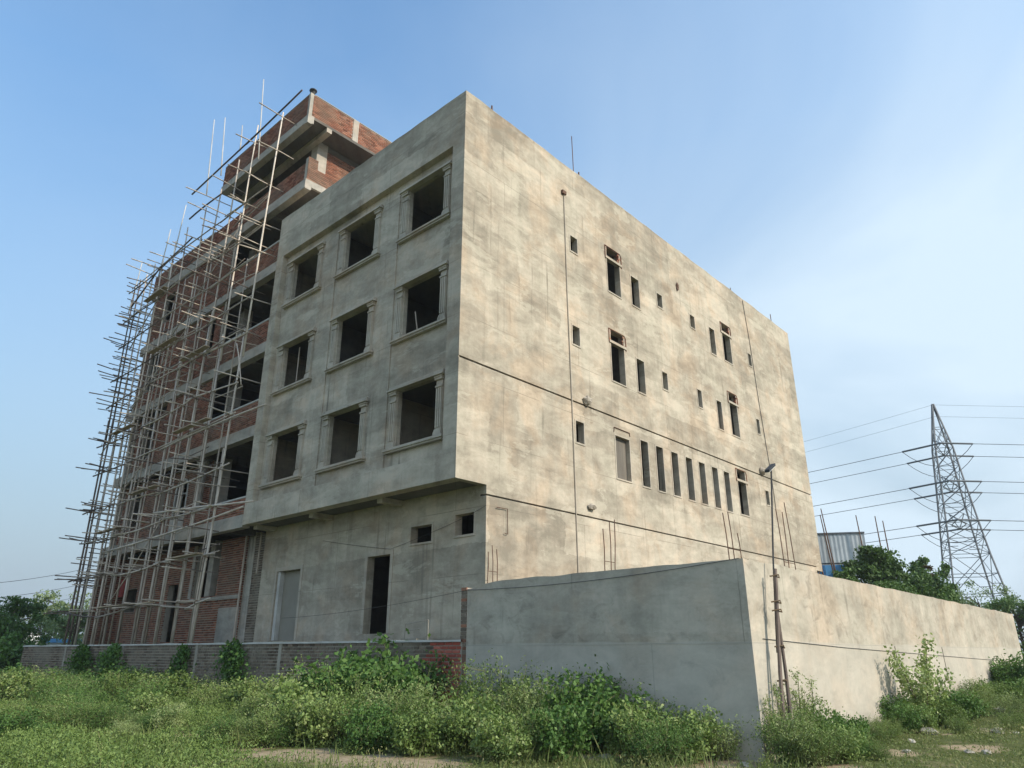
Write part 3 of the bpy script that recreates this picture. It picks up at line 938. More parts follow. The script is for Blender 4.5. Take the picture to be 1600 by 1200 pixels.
bwall('brick_wall', 'x', -11.06, 0.22, 1.742, 9.4, 16.6, RZ0 - 0.052, is_lit=True)
bwall('brick_wall', 'y', 2.6, 0.2, -17.3, -11.3, 19.945, RZ0, [(-16.5, -14.5, 19.9, 22.4), (-13.6, -12.2, 20.9, 22.4)])
MB().box(-17.4, -17.2, 1.63, 9.4, 19.945, RZ0).build('end_wall', 'concrete', BB)
MB().box(-17.2, -11.3, 7.0, 7.2, 19.945, RZ0).build('inner_wall', 'room', BB)
bwall('brick_parapet', 'y', 0.05, 0.2, -17.7, -10.10, RZ1 + 0.003, 24.66)
bwall('brick_parapet', 'x', -10.0, 0.2, 0.20, 2.30, RZ1 + 0.003, 24.66, is_lit=True)
bwall('brick_parapet', 'x', -10.0, 0.2, 2.60, 9.4, RZ1 + 0.003, 24.66, is_lit=True)
MB().box(-10.10, -9.955, 0.01, 0.17, RZ1 + 0.003, 24.68).build('corner_post', 'concrete', BB)
MB().box(-10.2, -9.965, 2.302, 2.598, RZ1 + 0.003, 24.68).build('parapet_post', 'concrete', BB)
MB().box(-17.72, -10.0, 0.03, 0.25, 24.665, 24.70).build('parapet_coping', 'mortar', BB)
MB().box(-10.2, -9.98, 0.26, 9.4, 24.685, 24.715).build('parapet_coping', 'mortar', BB)

# the roughly 300 sunlit bricks of the penthouse that show largest stay single
cand = sorted(lit, key=lambda b: (Vector((b[1], (b[2] + b[3]) / 2, (b[4] + b[5]) / 2)) - CAM).length if (b[3] - b[2]) > 0.2 and b[4] > 19.9 and not (b[1] > -9.9 and b[2] > 1.6) else 1e9)[:300]
idx = {id(b) for b in cand}
place_bricks(bricks, {i for i, b in enumerate(bricks) if id(b) in idx}, BB, 'brick')

# ------------------------------------------------------------------ low brick wall (local x runs along it)
LW = empty('low_brick_wall', (0.60, -0.20, 0), 'long low weathered brick wall with concrete posts and pale mortar coping', 'wall', rz=R(4.9))
LEN = 25.1
MB().box(-LEN, 0, 0.0, 0.22, -0.3, 1.84).build('wall_core', 'old_mortar', LW, local=True)
cp_ = MB()
pts = [(-LEN + k * LEN / 40, 1.86 + 0.03 * noise.noise(Vector((k * 0.6, 0, 0)))) for k in range(41)]
for (xa, za), (xb, zb) in zip(pts, pts[1:]):
    for zlo, zhi, y0, y1 in ((1.842, None, -0.045, 0.26),):
        k = len(cp_.v)
        cp_.v += [(xa, y0, 1.842), (xb, y0, 1.842), (xb, y0, zb + 0.03), (xa, y0, za + 0.03), (xa, y1, 1.842), (xb, y1, 1.842), (xb, y1, zb + 0.03), (xa, y1, za + 0.03)]
        cp_.t += [0.5] * 8
        cp_.f += [(k, k + 1, k + 2, k + 3), (k + 5, k + 4, k + 7, k + 6), (k + 3, k + 2, k + 6, k + 7), (k, k + 4, k + 5, k + 1)]
cp_.build('coping', 'coping', LW, local=True)
posts = [-6.9, -11.3, -16.2, -20.9]
for x in posts:
    MB().box(x - 0.07, x + 0.07, -0.022, 0.1, -0.3, 1.838).build('concrete_post', 'old_mortar', LW, local=True)
lb = lay('y', 0.0, -LEN, -1.5, 0.0, 1.84, [(x - 0.07, x + 0.07, -1, 3) for x in posts], BL=0.214, BH=0.064)
place_bricks(lb, set(), LW, 'old_brick', local=True)
rb_ = lay('y', 0.0, -1.49, -0.02, 0.0, 1.84, BL=0.222, BH=0.066)
fullb = {i for i, b in enumerate(rb_)}
for i, b in enumerate(rb_):
    a_, c_ = b[2], b[3]
    ragged = -1.05 + 0.5 * noise.noise(Vector((0, b[4] * 2.5, 3)))
    o = bpy.data.objects.new('brick', unit_brick('fresh_brick_each' if a_ > ragged else 'old_brick_each', round(c_ - a_, 2)))
    o.location = ((a_ + c_) / 2, -b[6] + 0.014, (b[4] + b[5]) / 2)
    o.parent = LW
    col.objects.link(o)

# ------------------------------------------------------------------ tall compound wall
CW = empty('compound_wall', (7.69, -0.18, 0), 'tall plastered compound wall, shaded grey face and sunlit cream face', 'wall')
m = MB()
th = 0.24
# front run along x
xk, zk = [0.72, 0.95, 1.25, 1.6, 2.2, 7.69], [3.02, 3.03, 3.10, 3.15, 3.155, 3.17]
xs_ = [0.72, 0.95, 1.25, 1.6] + list(np.linspace(1.85, 7.69, 24))
zs_ = [float(np.interp(x, xk, zk)) + (0.03 * noise.noise(Vector((x * 1.6, 0, 5))) if 1.5 < x < 7.6 else 0) for x in xs_]
for i in range(len(xs_) - 1):
    a_, b_ = xs_[i], xs_[i + 1]
    za, zb = zs_[i], zs_[i + 1]
    k = len(m.v)
    y0, y1 = -0.18, 0.06
    m.v += [(a_, y0, -0.4), (b_, y0, -0.4), (b_, y0, zb), (a_, y0, za), (a_, y1, -0.4), (b_, y1, -0.4), (b_, y1, zb), (a_, y1, za)]
    m.t += [0.5] * 8
    m.f += [(k, k + 1, k + 2, k + 3), (k + 5, k + 4, k + 7, k + 6), (k + 3, k + 2, k + 6, k + 7)]
    if i == 0: m.f.append((k, k + 3, k + 7, k + 4))
m.build('front_run', 'plaster_wall', CW)
m = MB()
yy = [-0.18] + list(np.linspace(0.3, 24.9, 60))
for i in range(len(yy) - 1):
    a_, b_ = yy[i], yy[i + 1]
    za = 3.17 + 0.035 * noise.noise(Vector((a_ * 1.1, 0, 9))) - 0.002 * a_
    zb = 3.17 + 0.035 * noise.noise(Vector((b_ * 1.1, 0, 9))) - 0.002 * b_
    if i == 0: za = 3.17
    k = len(m.v)
    x0, x1 = 7.45, 7.69
    m.v += [(x1, a_, -0.4), (x1, b_, -0.4), (x1, b_, zb), (x1, a_, za), (x0, a_, -0.4), (x0, b_, -0.4), (x0, b_, zb), (x0, a_, za)]
    m.t += [0.5] * 8
    m.f += [(k, k + 1, k + 2, k + 3), (k + 5, k + 4, k + 7, k + 6), (k + 3, k + 2, k + 6, k + 7)]
    if i == len(yy) - 2: m.f.append((k + 1, k + 5, k + 6, k + 2))
m.build('side_run', 'plaster_wall', CW)
for y in (7.9, 12.4):
    MB().tube([(7.692, y, 0.1), (7.692, y - 0.06, 0.9), (7.692, y - 0.12, 1.75)], 0.012, 4).build('joint_crack', 'groove', CW)
MB().box(0.74, 7.68, -0.184, -0.17, 1.745, 1.765).build('daywork_ridge', 'plaster_wall', CW)

BP = empty('brick_pier', (0.61, -0.1, 0), 'thin bare dark brick pier at the end of the shaded compound wall', 'pier')
MB().box(0.525, 0.715, -0.17, 0.05, -0.2, 3.05).build('pier_core', 'mortar', BP)
rr = random.Random(5)
z = 0.0
while z < 3.0:
    o = link('brick', MB().box(0.53, 0.712, -0.185 - rr.random() * 0.012, -0.165, z, z + 0.07).mesh('brick', BASE[BP.name]), rr.choice(('brick_each', 'old_brick_each', 'old_brick_each')), BP)
    z += 0.083

# ------------------------------------------------------------------ bamboo scaffolding
SC = empty('bamboo_scaffolding', (-18, -0.7, 1.74), 'tall lashed bamboo pole scaffolding standing against the brick facade', 'scaffolding')
rs = random.Random(11)


def bamboo(name, p, q, r0=0.036, r1=0.028, mat='bamboo', bend=0.10, n=5):
    p, q = Vector(p), Vector(q)
    L = (q - p).length
    side = Vector((rs.uniform(-1, 1), rs.uniform(-0.4, 0.4), rs.uniform(-1, 1)))
    side -= (q - p).normalized() * side.dot((q - p).normalized())
    pts, rad = [], []
    for k in range(n):
        t = k / (n - 1)
        pts.append(p.lerp(q, t) + side * bend * math.sin(math.pi * t) * min(1.0, L / 6) + Vector((rs.uniform(-1, 1), 0, rs.uniform(-1, 1))) * 0.012)
        rad.append(r0 + (r1 - r0) * t)
    return MB().tube(pts, rad, 6).build(name, mat, SC, smooth=True)


YO = -0.62
stand = [(-12.35, -11.0, 23.8), (-13.84, -13.3, 24.4), (-15.35, -14.7, 23.2), (-16.44, -16.15, 22.3), (-17.4, -17.6, 21.9), (-18.87, -19.45, 21.6),
         (-20.36, -20.7, 21.3), (-21.7, -21.95, 20.9), (-22.6, -23.0, 20.9), (-23.6, -23.9, 20.6), (-24.4, -24.75, 20.6), (-25.0, -25.35, 20.3)]
SX = []
for xb, xt, zt in stand:
    zm = 1.74 + (zt - 1.74) * rs.uniform(0.45, 0.58)
    f = (zm - 1.74) / (zt - 1.74)
    xm = xb + (xt - xb) * f
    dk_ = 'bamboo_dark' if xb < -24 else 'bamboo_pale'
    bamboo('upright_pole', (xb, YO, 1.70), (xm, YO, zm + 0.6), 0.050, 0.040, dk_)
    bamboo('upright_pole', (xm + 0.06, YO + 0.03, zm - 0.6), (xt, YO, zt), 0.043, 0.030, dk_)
    SX.append((xb, xt, zt))
for x, zt in ((-14.6, 20.5), (-16.9, 19.4), (-19.6, 19.0), (-21.2, 17.0), (-23.2, 18.4), (-24.9, 15.0), (-12.9, 9.0), (-13.05, 6.0), (-13.2, 17.5), (-15.9, 16.0), (-18.2, 18.5), (-20.6, 18.0), (-22.3, 16.5), (-17.9, 12.0), (-21.6, 10.5)):
    bamboo('upright_pole', (x - 0.2, -0.25, 1.70), (x, -0.22, zt), 0.038, 0.028, 'bamboo' if x > -24 else 'bamboo_dark')
# tall tips above the facade, their sunlit whiteness put into the colour
for px0, py0, px1, py1 in ((406, 215, 412, 124), (326, 272, 335, 187), (347, 250, 352, 184), (376, 225, 379, 196), (270, 405, 291, 320), (253, 412, 267, 358), (206, 470, 222, 411)):
    a_ = on(px0, py0, 1, YO + 0.08); b_ = on(px1, py1, 1, YO + 0.08)
    bamboo('pole_tip', a_ - (b_ - a_) * 0.35, b_, 0.032, 0.022, 'coping', 0.02)
for px0, py0, px1, py1 in ((88, 1042, 102, 965), (70, 1035, 75, 1000)):
    pass
LZ = [3.25, 4.75, 6.55, 7.9, 9.95, 11.35, 13.35, 14.8, 16.85, 18.25, 20.1]


def xat(s, z):
    return s[0] + (s[1] - s[0]) * (z - 1.74) / (s[2] - 1.74)


for i, z in enumerate(LZ):
    x = -25.8 + rs.uniform(-0.3, 0.3)
    zz = z + rs.uniform(-0.15, 0.15)
    right = -11.25 - 0.1 * (i % 3)
    while x < right:
        L = rs.uniform(4.6, 6.4)
        x2 = min(x + L, right)
        z2 = z + rs.uniform(-0.22, 0.22)
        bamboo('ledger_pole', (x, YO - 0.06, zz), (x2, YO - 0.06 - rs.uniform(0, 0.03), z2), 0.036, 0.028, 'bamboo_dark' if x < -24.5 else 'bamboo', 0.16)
        if rs.random() < 0.3 and x2 - x > 3:
            bamboo('ledger_pole', (x + 0.5, YO - 0.1, zz + rs.uniform(-0.12, 0.2)), (x2 - 0.2, YO - 0.1, z2 + rs.uniform(-0.1, 0.25)), 0.028, 0.022, 'bamboo', 0.2)
        x = x2 - rs.uniform(0.3, 0.8)
        zz = z2 + rs.uniform(-0.08, 0.08)
        if right - x < 1.2: break
# dark top rails
for px0, py0, px1, py1 in ((300, 304, 395, 215), (385, 225, 472, 141), (296, 342, 346, 303), (205, 480, 252, 416), (250, 418, 300, 372)):
    bamboo('ledger_pole', on(px0, py0, 1, YO - 0.07), on(px1, py1, 1, YO - 0.07), 0.045, 0.04, 'bamboo_dark', 0.08)
# cross poles (seen end-on from the street, poking out)
for i, z in enumerate(LZ + [21.6, 23.3]):
    for s in SX:
        if z > s[2] - 0.15: continue
        x = xat(s, z) + rs.uniform(-0.12, 0.25)
        if z > 21 and x < -19.5: continue
        far = rs.uniform(0.0, 0.1) if x > -24.5 else rs.uniform(0.2, 0.8)
        if -15.4 < x < -11.1 and 6 < z < 19 and (z - 6.26) % 3.42 > 1.1: far = rs.uniform(0.7, 1.4)
        out = rs.uniform(0.7, 1.2) if rs.random() < 0.75 else rs.uniform(1.2, 1.6)
        if x < -24.0: out = min(out, 1.1) * (1.0 if z < 18 else 0.7)
        bamboo('cross_pole', (x, YO - out, z + 0.05 + rs.uniform(-0.1, 0.12)), (x + rs.uniform(-0.1, 0.1), far, z + 0.06 + rs.uniform(-0.05, 0.05)), 0.027, 0.020,
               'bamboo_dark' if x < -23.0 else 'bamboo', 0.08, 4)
# extra putlogs at half height
for k in range(150):
    s = rs.choice(SX)
    z = rs.uniform(4.0, 20.5)
    if z > s[2] - 0.3: continue
    x = xat(s, z) + rs.uniform(-0.8, 0.8)
    if x > -11.2: x = -11.5
    out = rs.uniform(0.6, 1.2) if x > -23 else rs.uniform(0.3, 0.7)
    bamboo('cross_pole', (x, YO - out, z + rs.uniform(-0.1, 0.12)), (x + rs.uniform(-0.15, 0.15), rs.uniform(-0.05, 0.03), z), 0.024, 0.018, 'bamboo_dark' if x < -23.5 or rs.random() < 0.35 else 'bamboo', 0.08, 4)
# light poles tied along the facade between the ledgers
for k in range(45):
    x = rs.uniform(-25.0, -13.0)
    z = rs.uniform(4.0, 19.8)
    L = rs.uniform(1.6, 3.6)
    bamboo('light_pole', (x, YO + 0.06, z), (min(x + L, -11.3), YO + 0.05, z + rs.uniform(-0.35, 0.35)), 0.022, 0.017, rs.choice(('bamboo', 'bamboo_dark')), 0.2, 4)
# rope lashings where poles cross
for z in LZ:
    for s in SX:
        if z < s[2] - 0.2:
            x = xat(s, z)
            MB().tube([(x - 0.06, YO - 0.10, z - 0.05), (x + 0.06, YO - 0.12, z + 0.05), (x + 0.05, YO + 0.05, z + 0.03), (x - 0.05, YO + 0.05, z - 0.04)], 0.02, 4).build('rope_lashing', 'rope', SC)
# planks laid on a few levels
for x, z, L in ((-20.5, 3.36, 3.4), (-18.2, 3.35, 2.8), (-14.6, 4.86, 2.6), (-22.8, 6.66, 3.0), (-19.6, 8.0, 2.8), (-16.0, 10.06, 3.0), (-23.2, 11.45, 2.6), (-20.4, 14.9, 2.8), (-16.6, 13.45, 2.4), (-22.4, 18.3, 2.4)):
    MB().box(x, x + L, YO - 0.42, YO - 0.18, z, z + 0.04).build('plank', 'wood', SC)
# diagonal braces
for a_, b_ in (((-12.0, 13.0), (-11.1, 11.0)), ((-20.5, 3.4), (-16.5, 6.4)), ((-24.5, 7.5), (-19.0, 9.6)), ((-22.0, 12.5), (-16.0, 15.8)), ((-19.0, 15.2), (-13.2, 19.0)),
               ((-25.0, 10.8), (-20.0, 14.0)), ((-24.0, 16.2), (-19.5, 19.4))):
    bamboo('brace_pole', (a_[0], YO - 0.1, a_[1]), (b_[0], YO - 0.12, b_[1]), 0.028, 0.022, 'bamboo', 0.2)
for px0, py0, px1, py1 in ((250, 703, 415, 632), (240, 802, 395, 783), (165, 862, 380, 792)):
    bamboo('ledger_pole', on(px0, py0, 1, YO - 0.1), on(px1, py1, 1, YO - 0.1), 0.04, 0.032, 'bamboo', 0.12)

bk = empty('metal_pan', on(484, 150, 1, 0.12), 'small black head pan on the top corner of the brick parapet', 'pan')
bp_ = on(484, 150, 1, 0.12)
bk.location = (-10.03, 0.14, 24.715); BASE[bk.name] = Vector(bk.location)
MB().tube([(-10.03, 0.14, 24.70), (-10.03, 0.14, 24.80), (-10.03, 0.14, 24.86)], [0.09, 0.11, 0.16], 10).build('bowl', 'black', bk)
MB().tube([(-10.03, 0.14, 24.86), (-10.03, 0.14, 24.90)], [0.17, 0.17], 10).build('rim', 'black', bk)

# ------------------------------------------------------------------ lamp on lashed posts
LP = empty('street_lamp', (7.95, 0.35, 0.0), 'small lamp on a thin pipe lashed to crooked bamboo posts by the cream wall', 'lamp')
MB().tube([(7.92, 0.12, 0.0), (7.90, 0.33, 1.3), (7.93, 0.60, 3.03)], [0.036, 0.034, 0.03], 7).build('bamboo_post', 'bamboo_dark', LP)
MB().tube([(7.98, 0.30, 0.0), (7.96, 0.42, 1.2), (7.90, 0.52, 2.5)], [0.034, 0.03, 0.026], 7).build('bamboo_post', 'bamboo_dark', LP)
MB().tube([(7.86, 0.40, 1.6), (7.86, 0.72, 3.2), (7.85, 1.20, 5.02)], 0.016, 6).build('pipe', 'cable', LP)
for z, y in ((1.15, 0.35), (1.7, 0.42), (2.3, 0.5), (2.45, 0.51), (2.9, 0.58)):
    MB().tube([(7.84, y - 0.06, z), (7.99, y - 0.02, z + 0.02), (7.96, y + 0.08, z - 0.02), (7.85, y + 0.06, z + 0.01)], 0.014, 5).build('rope_lashing', 'rope', LP)
hd = MB().box(7.80, 7.90, 0.98, 1.32, 5.0, 5.05)
hd.v = [(x, y, z + (y - 1.15) * 0.55) for x, y, z in hd.v]
h0 = hd.build('lamp_head', 'black', LP)
hd = MB().box(7.81, 7.89, 1.0, 1.30, 4.985, 4.999)
hd.v = [(x, y, z + (y - 1.15) * 0.55) for x, y, z in hd.v]
hd.build('lens', 'white', h0)

# ------------------------------------------------------------------ starter bars of unbuilt columns behind the wall
def starter(px, y0, bars, xx, label):
    pts = [(on(a_, b_, 0, xx), on(c_, d__, 0, xx)) for a_, b_, c_, d__ in bars]
    base = pts[0][1]
    root = empty('starter_bars', (base.x, base.y, 0), label, 'rebar', 'starter bars behind the compound wall')
    MB().box(base.x - 0.15, base.x + 0.15, min(p[1].y for p in pts) - 0.1, max(p[1].y for p in pts) + 0.12, -0.1, 2.6).build('concrete_stub', 'concrete', root)
    for p, q_ in pts:
        MB().tube([(q_.x, q_.y, 2.4), tuple(q_), tuple(p.lerp(q_, 0.5) + Vector((0, 0.02, 0))), tuple(p)], 0.012, 5).build('bar', 'rebar', root)
    zt = max(q_.z for p, q_ in pts) + 0.1
    MB().tube([(base.x, min(p[1].y for p in pts), zt), (base.x, max(p[1].y for p in pts), zt)], 0.008, 4).build('stirrup', 'rebar', root)


starter(770, 0, [(763, 862, 762, 902), (769, 852, 770, 902), (776, 858, 777, 900)], 0.30, 'three short rusty bars by the corner of the sunlit wall')
starter(945, 0, [(942, 826, 945, 886), (952, 815, 955, 886), (960, 812, 961, 886)], 3.8, 'three upright rusty bars behind the shaded compound wall')
starter(1140, 0, [(1129, 801, 1139, 868), (1137, 800, 1147, 868), (1152, 833, 1158, 868)], 6.2, 'leaning rusty bars behind the compound wall corner')
starter(1230, 0, [(1212, 795, 1226, 885), (1222, 800, 1233, 887), (1225, 785, 1243, 888)], 6.6, 'tall leaning rusty bars behind the cream wall beside the lamp')

# little welded frame left beside the doorway
fo = Vector((-2.25, 0.85, 1.74))
WF = empty('wire_stand', fo, 'small rusty wire stand on a rubble block near the dark doorway', 'stand')
MB().box(fo.x - 0.55, fo.x + 0.1, fo.y - 0.1, fo.y + 0.2, 1.72, 1.96).build('rubble_block', 'old_mortar', WF)
for x, z0, z1 in ((-0.5, 1.96, 2.34), (0.45, 1.72, 2.42)):
    MB().tube([(fo.x + x, fo.y, z0), (fo.x + x, fo.y, z1)], 0.013, 5).build('upright', 'old_mortar', WF)
MB().tube([(fo.x - 0.5, fo.y, 2.34), (fo.x + 0.45, fo.y, 2.42)], 0.013, 5).build('top_bar', 'old_mortar', WF)
MB().tube([(fo.x - 0.5, fo.y, 2.16), (fo.x + 0.1, fo.y, 2.20)], 0.014, 5).build('cross_bar', 'old_mortar', WF)

# ------------------------------------------------------------------ thin cables
def cable(name, pts, r, label, group=None, sag=0.0, mat='cable', seg=14):
    P = [Vector(p) for p in pts]
    out = []
    for a_, b_ in zip(P, P[1:]):
        for k in range(seg):
            t = k / seg
            v = a_.lerp(b_, t); v.z -= 4 * sag * t * (1 - t)
            out.append(v)
    out.append(P[-1])
    c = sum(out, Vector()) / len(out)
    o = MB().tube(out, r, 4).mesh(name, tuple(c))
    ob = link(name, o, mat, None, None, c)
    return tag(ob, label, 'cable', group)


cable('wire', [on(440, 966, 1, 1.0), on(730, 922, 1, -0.2), on(1155, 872, 1, -0.2)], 0.005, 'thin sagging wire strung along the shaded front wall', sag=0.10)
cable('wire', [on(1192, 998, 0, 7.702), on(1320, 1012, 0, 7.70), on(1582, 1034, 0, 7.70)], 0.006, 'thin wire pinned along the sunlit cream compound wall', sag=0.0)
cable('wire', [on(505, 845, 1, 1.13), on(610, 858, 1, 1.13), on(712, 815, 1, 1.13), (0.02, 1.13, 5.3)], 0.005, 'loose wire drooping across the shaded ground storey above the doorway', sag=0.02)

# ------------------------------------------------------------------ electricity pylon
PY = Vector((-8.1, 103.1, 0))
PYL = empty('electricity_pylon', PY, 'tall steel lattice electricity pylon standing beyond the cream wall', 'pylon')
fa = (PY - CAM); fa.z = 0; fa.normalize(); ra = Vector((fa.y, -fa.x, 0))
SPAN_L = (-RT * 0.926 + FW).normalized(); SPAN_R = RT.copy()
prof = [(0, 4.1), (8.8, 3.0), (14, 2.35), (18.3, 1.95), (23.6, 1.5), (29.0, 1.1), (32.2, 0.62), (35.9, 0.08)]


def corner(i, lvl):
    z, h = prof[lvl]
    sx, sy = ((-1, -1), (1, -1), (1, 1), (-1, 1))[i]
    ang = R(14)
    e1 = ra * math.cos(ang) + fa * math.sin(ang); e2 = fa * math.cos(ang) - ra * math.sin(ang)
    return PY + e1 * (sx * h) + e2 * (sy * h) + Vector((0, 0, z))


for i in range(4):
    MB().tube([corner(i, l) for l in range(len(prof))], 0.115, 4).build('leg', 'steel', PYL)
for l in range(len(prof) - 1):
    m = MB()
    for i in range(4):
        j = (i + 1) % 4
        a0, b0, a1, b1 = corner(i, l), corner(j, l), corner(i, l + 1), corner(j, l + 1)
        sub = 2 if l in (2, 3, 4) else 1
        for s in range(sub):
            pa, pb = a0.lerp(a1, s / sub), b0.lerp(b1, s / sub)
            qa, qb = a0.lerp(a1, (s + 1) / sub), b0.lerp(b1, (s + 1) / sub)
            m.tube([pa, qb], 0.045, 4); m.tube([pb, qa], 0.045, 4)
            m.tube([qa, qb], 0.04, 4)
        if l < 3:
            mid = (a0 + b0 + a1 + b1) / 4
            m.tube([a0.lerp(a1, 0.5), mid], 0.045, 4); m.tube([b0.lerp(b1, 0.5), mid], 0.045, 4)
            m.tube([a0.lerp(a1, 0.25), a0.lerp(mid, 0.5)], 0.04, 4); m.tube([b0.lerp(b1, 0.25), b0.lerp(mid, 0.5)], 0.04, 4)
    m.build('lattice_bracing', 'steel', PYL)
tips = []
for z, L, pxL, pxR in ((29.0, 4.0, 1423, 1519), (23.6, 4.3, 1434, 1535), (18.25, 4.6, 1447, 1549)):
    for s in (-1, 1):
        tip = PY + fa * (s * L) + Vector((0, 0, z))
        m = MB()
        for e in (-0.9, 0.9):
            m.tube([PY + ra * e + Vector((0, 0, z)), tip], 0.07, 4)
            m.tube([PY + ra * e + Vector((0, 0, z + 1.5)), tip], 0.06, 4)
        m.build('cross_arm', 'steel', PYL)
        # insulator strings towards both spans
        eL = tip + SPAN_L * 5.2 + Vector((0, 0, -0.25)); eR = tip + SPAN_R * 4.4 + Vector((0, 0, -0.1))
        MB().tube([tip, eL], 0.13, 6).build('insulator_string', 'steel', PYL)
        MB().tube([tip, eR], 0.13, 6).build('insulator_string', 'steel', PYL)
        jp = []
        for k in range(11):
            t = k / 10
            v = eL.lerp(eR, t); v.z -= 2.6 * 4 * t * (1 - t)
            jp.append(v)
        MB().tube(jp, 0.04, 4).build('jumper_loop', 'cable', PYL)
        tips.append((eL, eR, {29.0: 'top', 23.6: 'middle', 18.25: 'lowest'}[z]))
PCOL = 'conductors strung from the pylon'
for eL, eR, lv_ in tips:
    cable('power_line', [eL, eL + SPAN_L * 200], 0.04, 'conductor running from the %s pylon arms behind the tan building' % lv_, PCOL + ', ' + lv_ + ' arms', 2.0, seg=24)
    cable('power_line', [eR, eR + SPAN_R * 170], 0.04, 'conductor leaving the %s pylon arms away from the buildings' % lv_, PCOL + ' outward, ' + lv_ + ' arms', 1.0, seg=24)
for z in (35.8, 34.0):
    cable('earth_wire', [PY + Vector((0, 0, z)), PY + Vector((0, 0, z)) + SPAN_L * 200], 0.016, 'faint earth wire from the pylon peak towards the tan building', 'earth wires', 4.0, seg=24)
    cable('earth_wire', [PY + Vector((0, 0, z)), PY + Vector((0, 0, z)) + SPAN_R * 170], 0.016, 'faint earth wire from the pylon peak away from the buildings', 'earth wires outward', 1.0, seg=24)
for (a_, b_, D1, D2) in (((-60, 915), (165, 880), 60, 85), ((-60, 938), (165, 903), 60, 85), ((-60, 955), (150, 925), 60, 85)):
    cable('overhead_line', [at_depth(a_[0], a_[1], D1), at_depth(b_[0], b_[1], D2)], 0.022, 'thin overhead line passing behind the scaffolding above the trees', 'overhead lines by the scaffolding', 0.4)

# ------------------------------------------------------------------ shed behind the trees
def gp(px, D):
    return CAM + RT * ((px - CX) / 1196 * D) + FW * D


sp_ = gp(1290, 46); sp_.z = 0
SH = empty('sheet_metal_shed', sp_, 'corrugated grey metal parapet above a blue sheet shed behind the tan building', 'shed', rz=R(-4))
SH.rotation_euler = (0, 0, YAW + R(-12))
BASE[SH.name] = Vector((0, 0, 0))
MB().box(-8, 2.2, 0, 7, 0, 6.75).build('concrete_body', 'concrete', SH, local=True)
for k in range(20):
    x = -8 + k * 0.51
    MB().box(x, x + 0.49, -0.05, -0.01, 5.0, 6.72).build('blue_panel', 'blue', SH, local=True)
m = MB()
for k in range(90):
    x = -8 + k * 0.125
    y = -0.03 if k % 2 else -0.05
    y2 = -0.05 if k % 2 else -0.03
    m.quad((x, y, 6.85), (x + 0.125, y2, 6.85), (x + 0.125, y2, 8.62), (x, y, 8.62))
m.build('corrugated_sheet', 'sheet', SH, local=True)
MB().box(-8.02, 3.28, -0.10, 0.0, 8.6, 8.7).build('top_rail', 'steel', SH, local=True)
MB().box(-8, 3.2, 0.0, 0.08, 6.76, 8.58).build('back_frame', 'steel', SH, local=True)
for x, zt, ln in ((0.75, 10.6, -0.6), (0.55, 9.9, -0.6), (1.35, 9.8, -0.55), (1.5, 10.2, -0.6), (3.2, 9.7, -0.3), (4.1, 9.6, -0.1), (4.5, 9.3, -0.1)):
    MB().tube([(x, -0.3, 0.2), (x + ln * 0.5, -0.3, 6.2), (x + ln, -0.3, zt)], [0.06, 0.05, 0.03], 5).build('corner_rod', 'rebar', SH, local=True)

# small far house glimpsed at the end of the low wall
hp = gp(55, 62); hp.z = 0
HH = empty('small_house', hp, 'small far house with white roof tank and orange trim beyond the low wall', 'house')
HH.rotation_euler = (0, 0, YAW)
BASE[HH.name] = Vector((0, 0, 0))
MB().box(-2.5, 2.5, 0, 4, 0, 2.2).build('wall', 'orange', HH, local=True)
MB().box(-2.7, 2.7, -0.2, 4.2, 2.2, 2.4).build('roof', 'coping', HH, local=True)
MB().tube([(-1.4, 1, 2.4), (-1.4, 1, 3.1), (-1.4, 1, 3.4)], [0.75, 0.75, 0.3], 12).build('roof_tank', 'white', HH, local=True)
MB().box(1.0, 1.9, -0.04, 0.02, 0.1, 1.9).build('doorway_panel', 'blue', HH, local=True)
bt_ = gp(112, 52); bt_.z = 0
BT = empty('blue_shack', bt_, 'low pale blue sheet shack beyond the low brick wall', 'shack')
BT.rotation_euler = (0, 0, YAW)
BASE[BT.name] = Vector((0, 0, 0))
MB().box(-2.0, 2.6, 0, 3, 0, 2.25).build('wall', 'sheet', BT, local=True)
MB().box(-2.2, 2.8, -0.2, 3.2, 2.255, 2.5).build('roof', 'blue', BT, local=True)

# ------------------------------------------------------------------ vegetation
def leaf_mesh(name, P, size, aspect, rng, tint, up=0.35):
    n = len(P)
    d = rng.normal(size=(n, 3)); d[:, 2] += up
    d /= np.linalg.norm(d, axis=1)[:, None]
    e = rng.normal(size=(n, 3))
    e -= d * (e * d).sum(1)[:, None]
    e /= np.linalg.norm(e, axis=1)[:, None]
    s = size[:, None] if np.ndim(size) else size
    a, b = d * s * 0.5, e * s * 0.5 * aspect
    V = np.empty((n, 4, 3), np.float32)
    V[:, 0] = P - a; V[:, 1] = P + b + a * 0.1; V[:, 2] = P + a; V[:, 3] = P - b + a * 0.1
    return mesh_quads(name, V, tint)


def mesh_quads(name, V, tint):
    n = len(V)
    me = bpy.data.meshes.new(name)
    me.vertices.add(n * 4)
    me.vertices.foreach_set('co', V.reshape(-1).astype(np.float32))
    me.loops.add(n * 4)
    me.loops.foreach_set('vertex_index', np.arange(n * 4, dtype=np.int32))
    me.polygons.add(n)
    me.polygons.foreach_set('loop_start', np.arange(0, n * 4, 4, dtype=np.int32))
    me.polygons.foreach_set('loop_total', np.full(n, 4, dtype=np.int32))
    me.update(calc_edges=True)
    at = me.attributes.new('tint', 'FLOAT', 'POINT')
    at.data.foreach_set('value', np.repeat(np.clip(tint, 0, 1), 4).astype(np.float32))
    return me


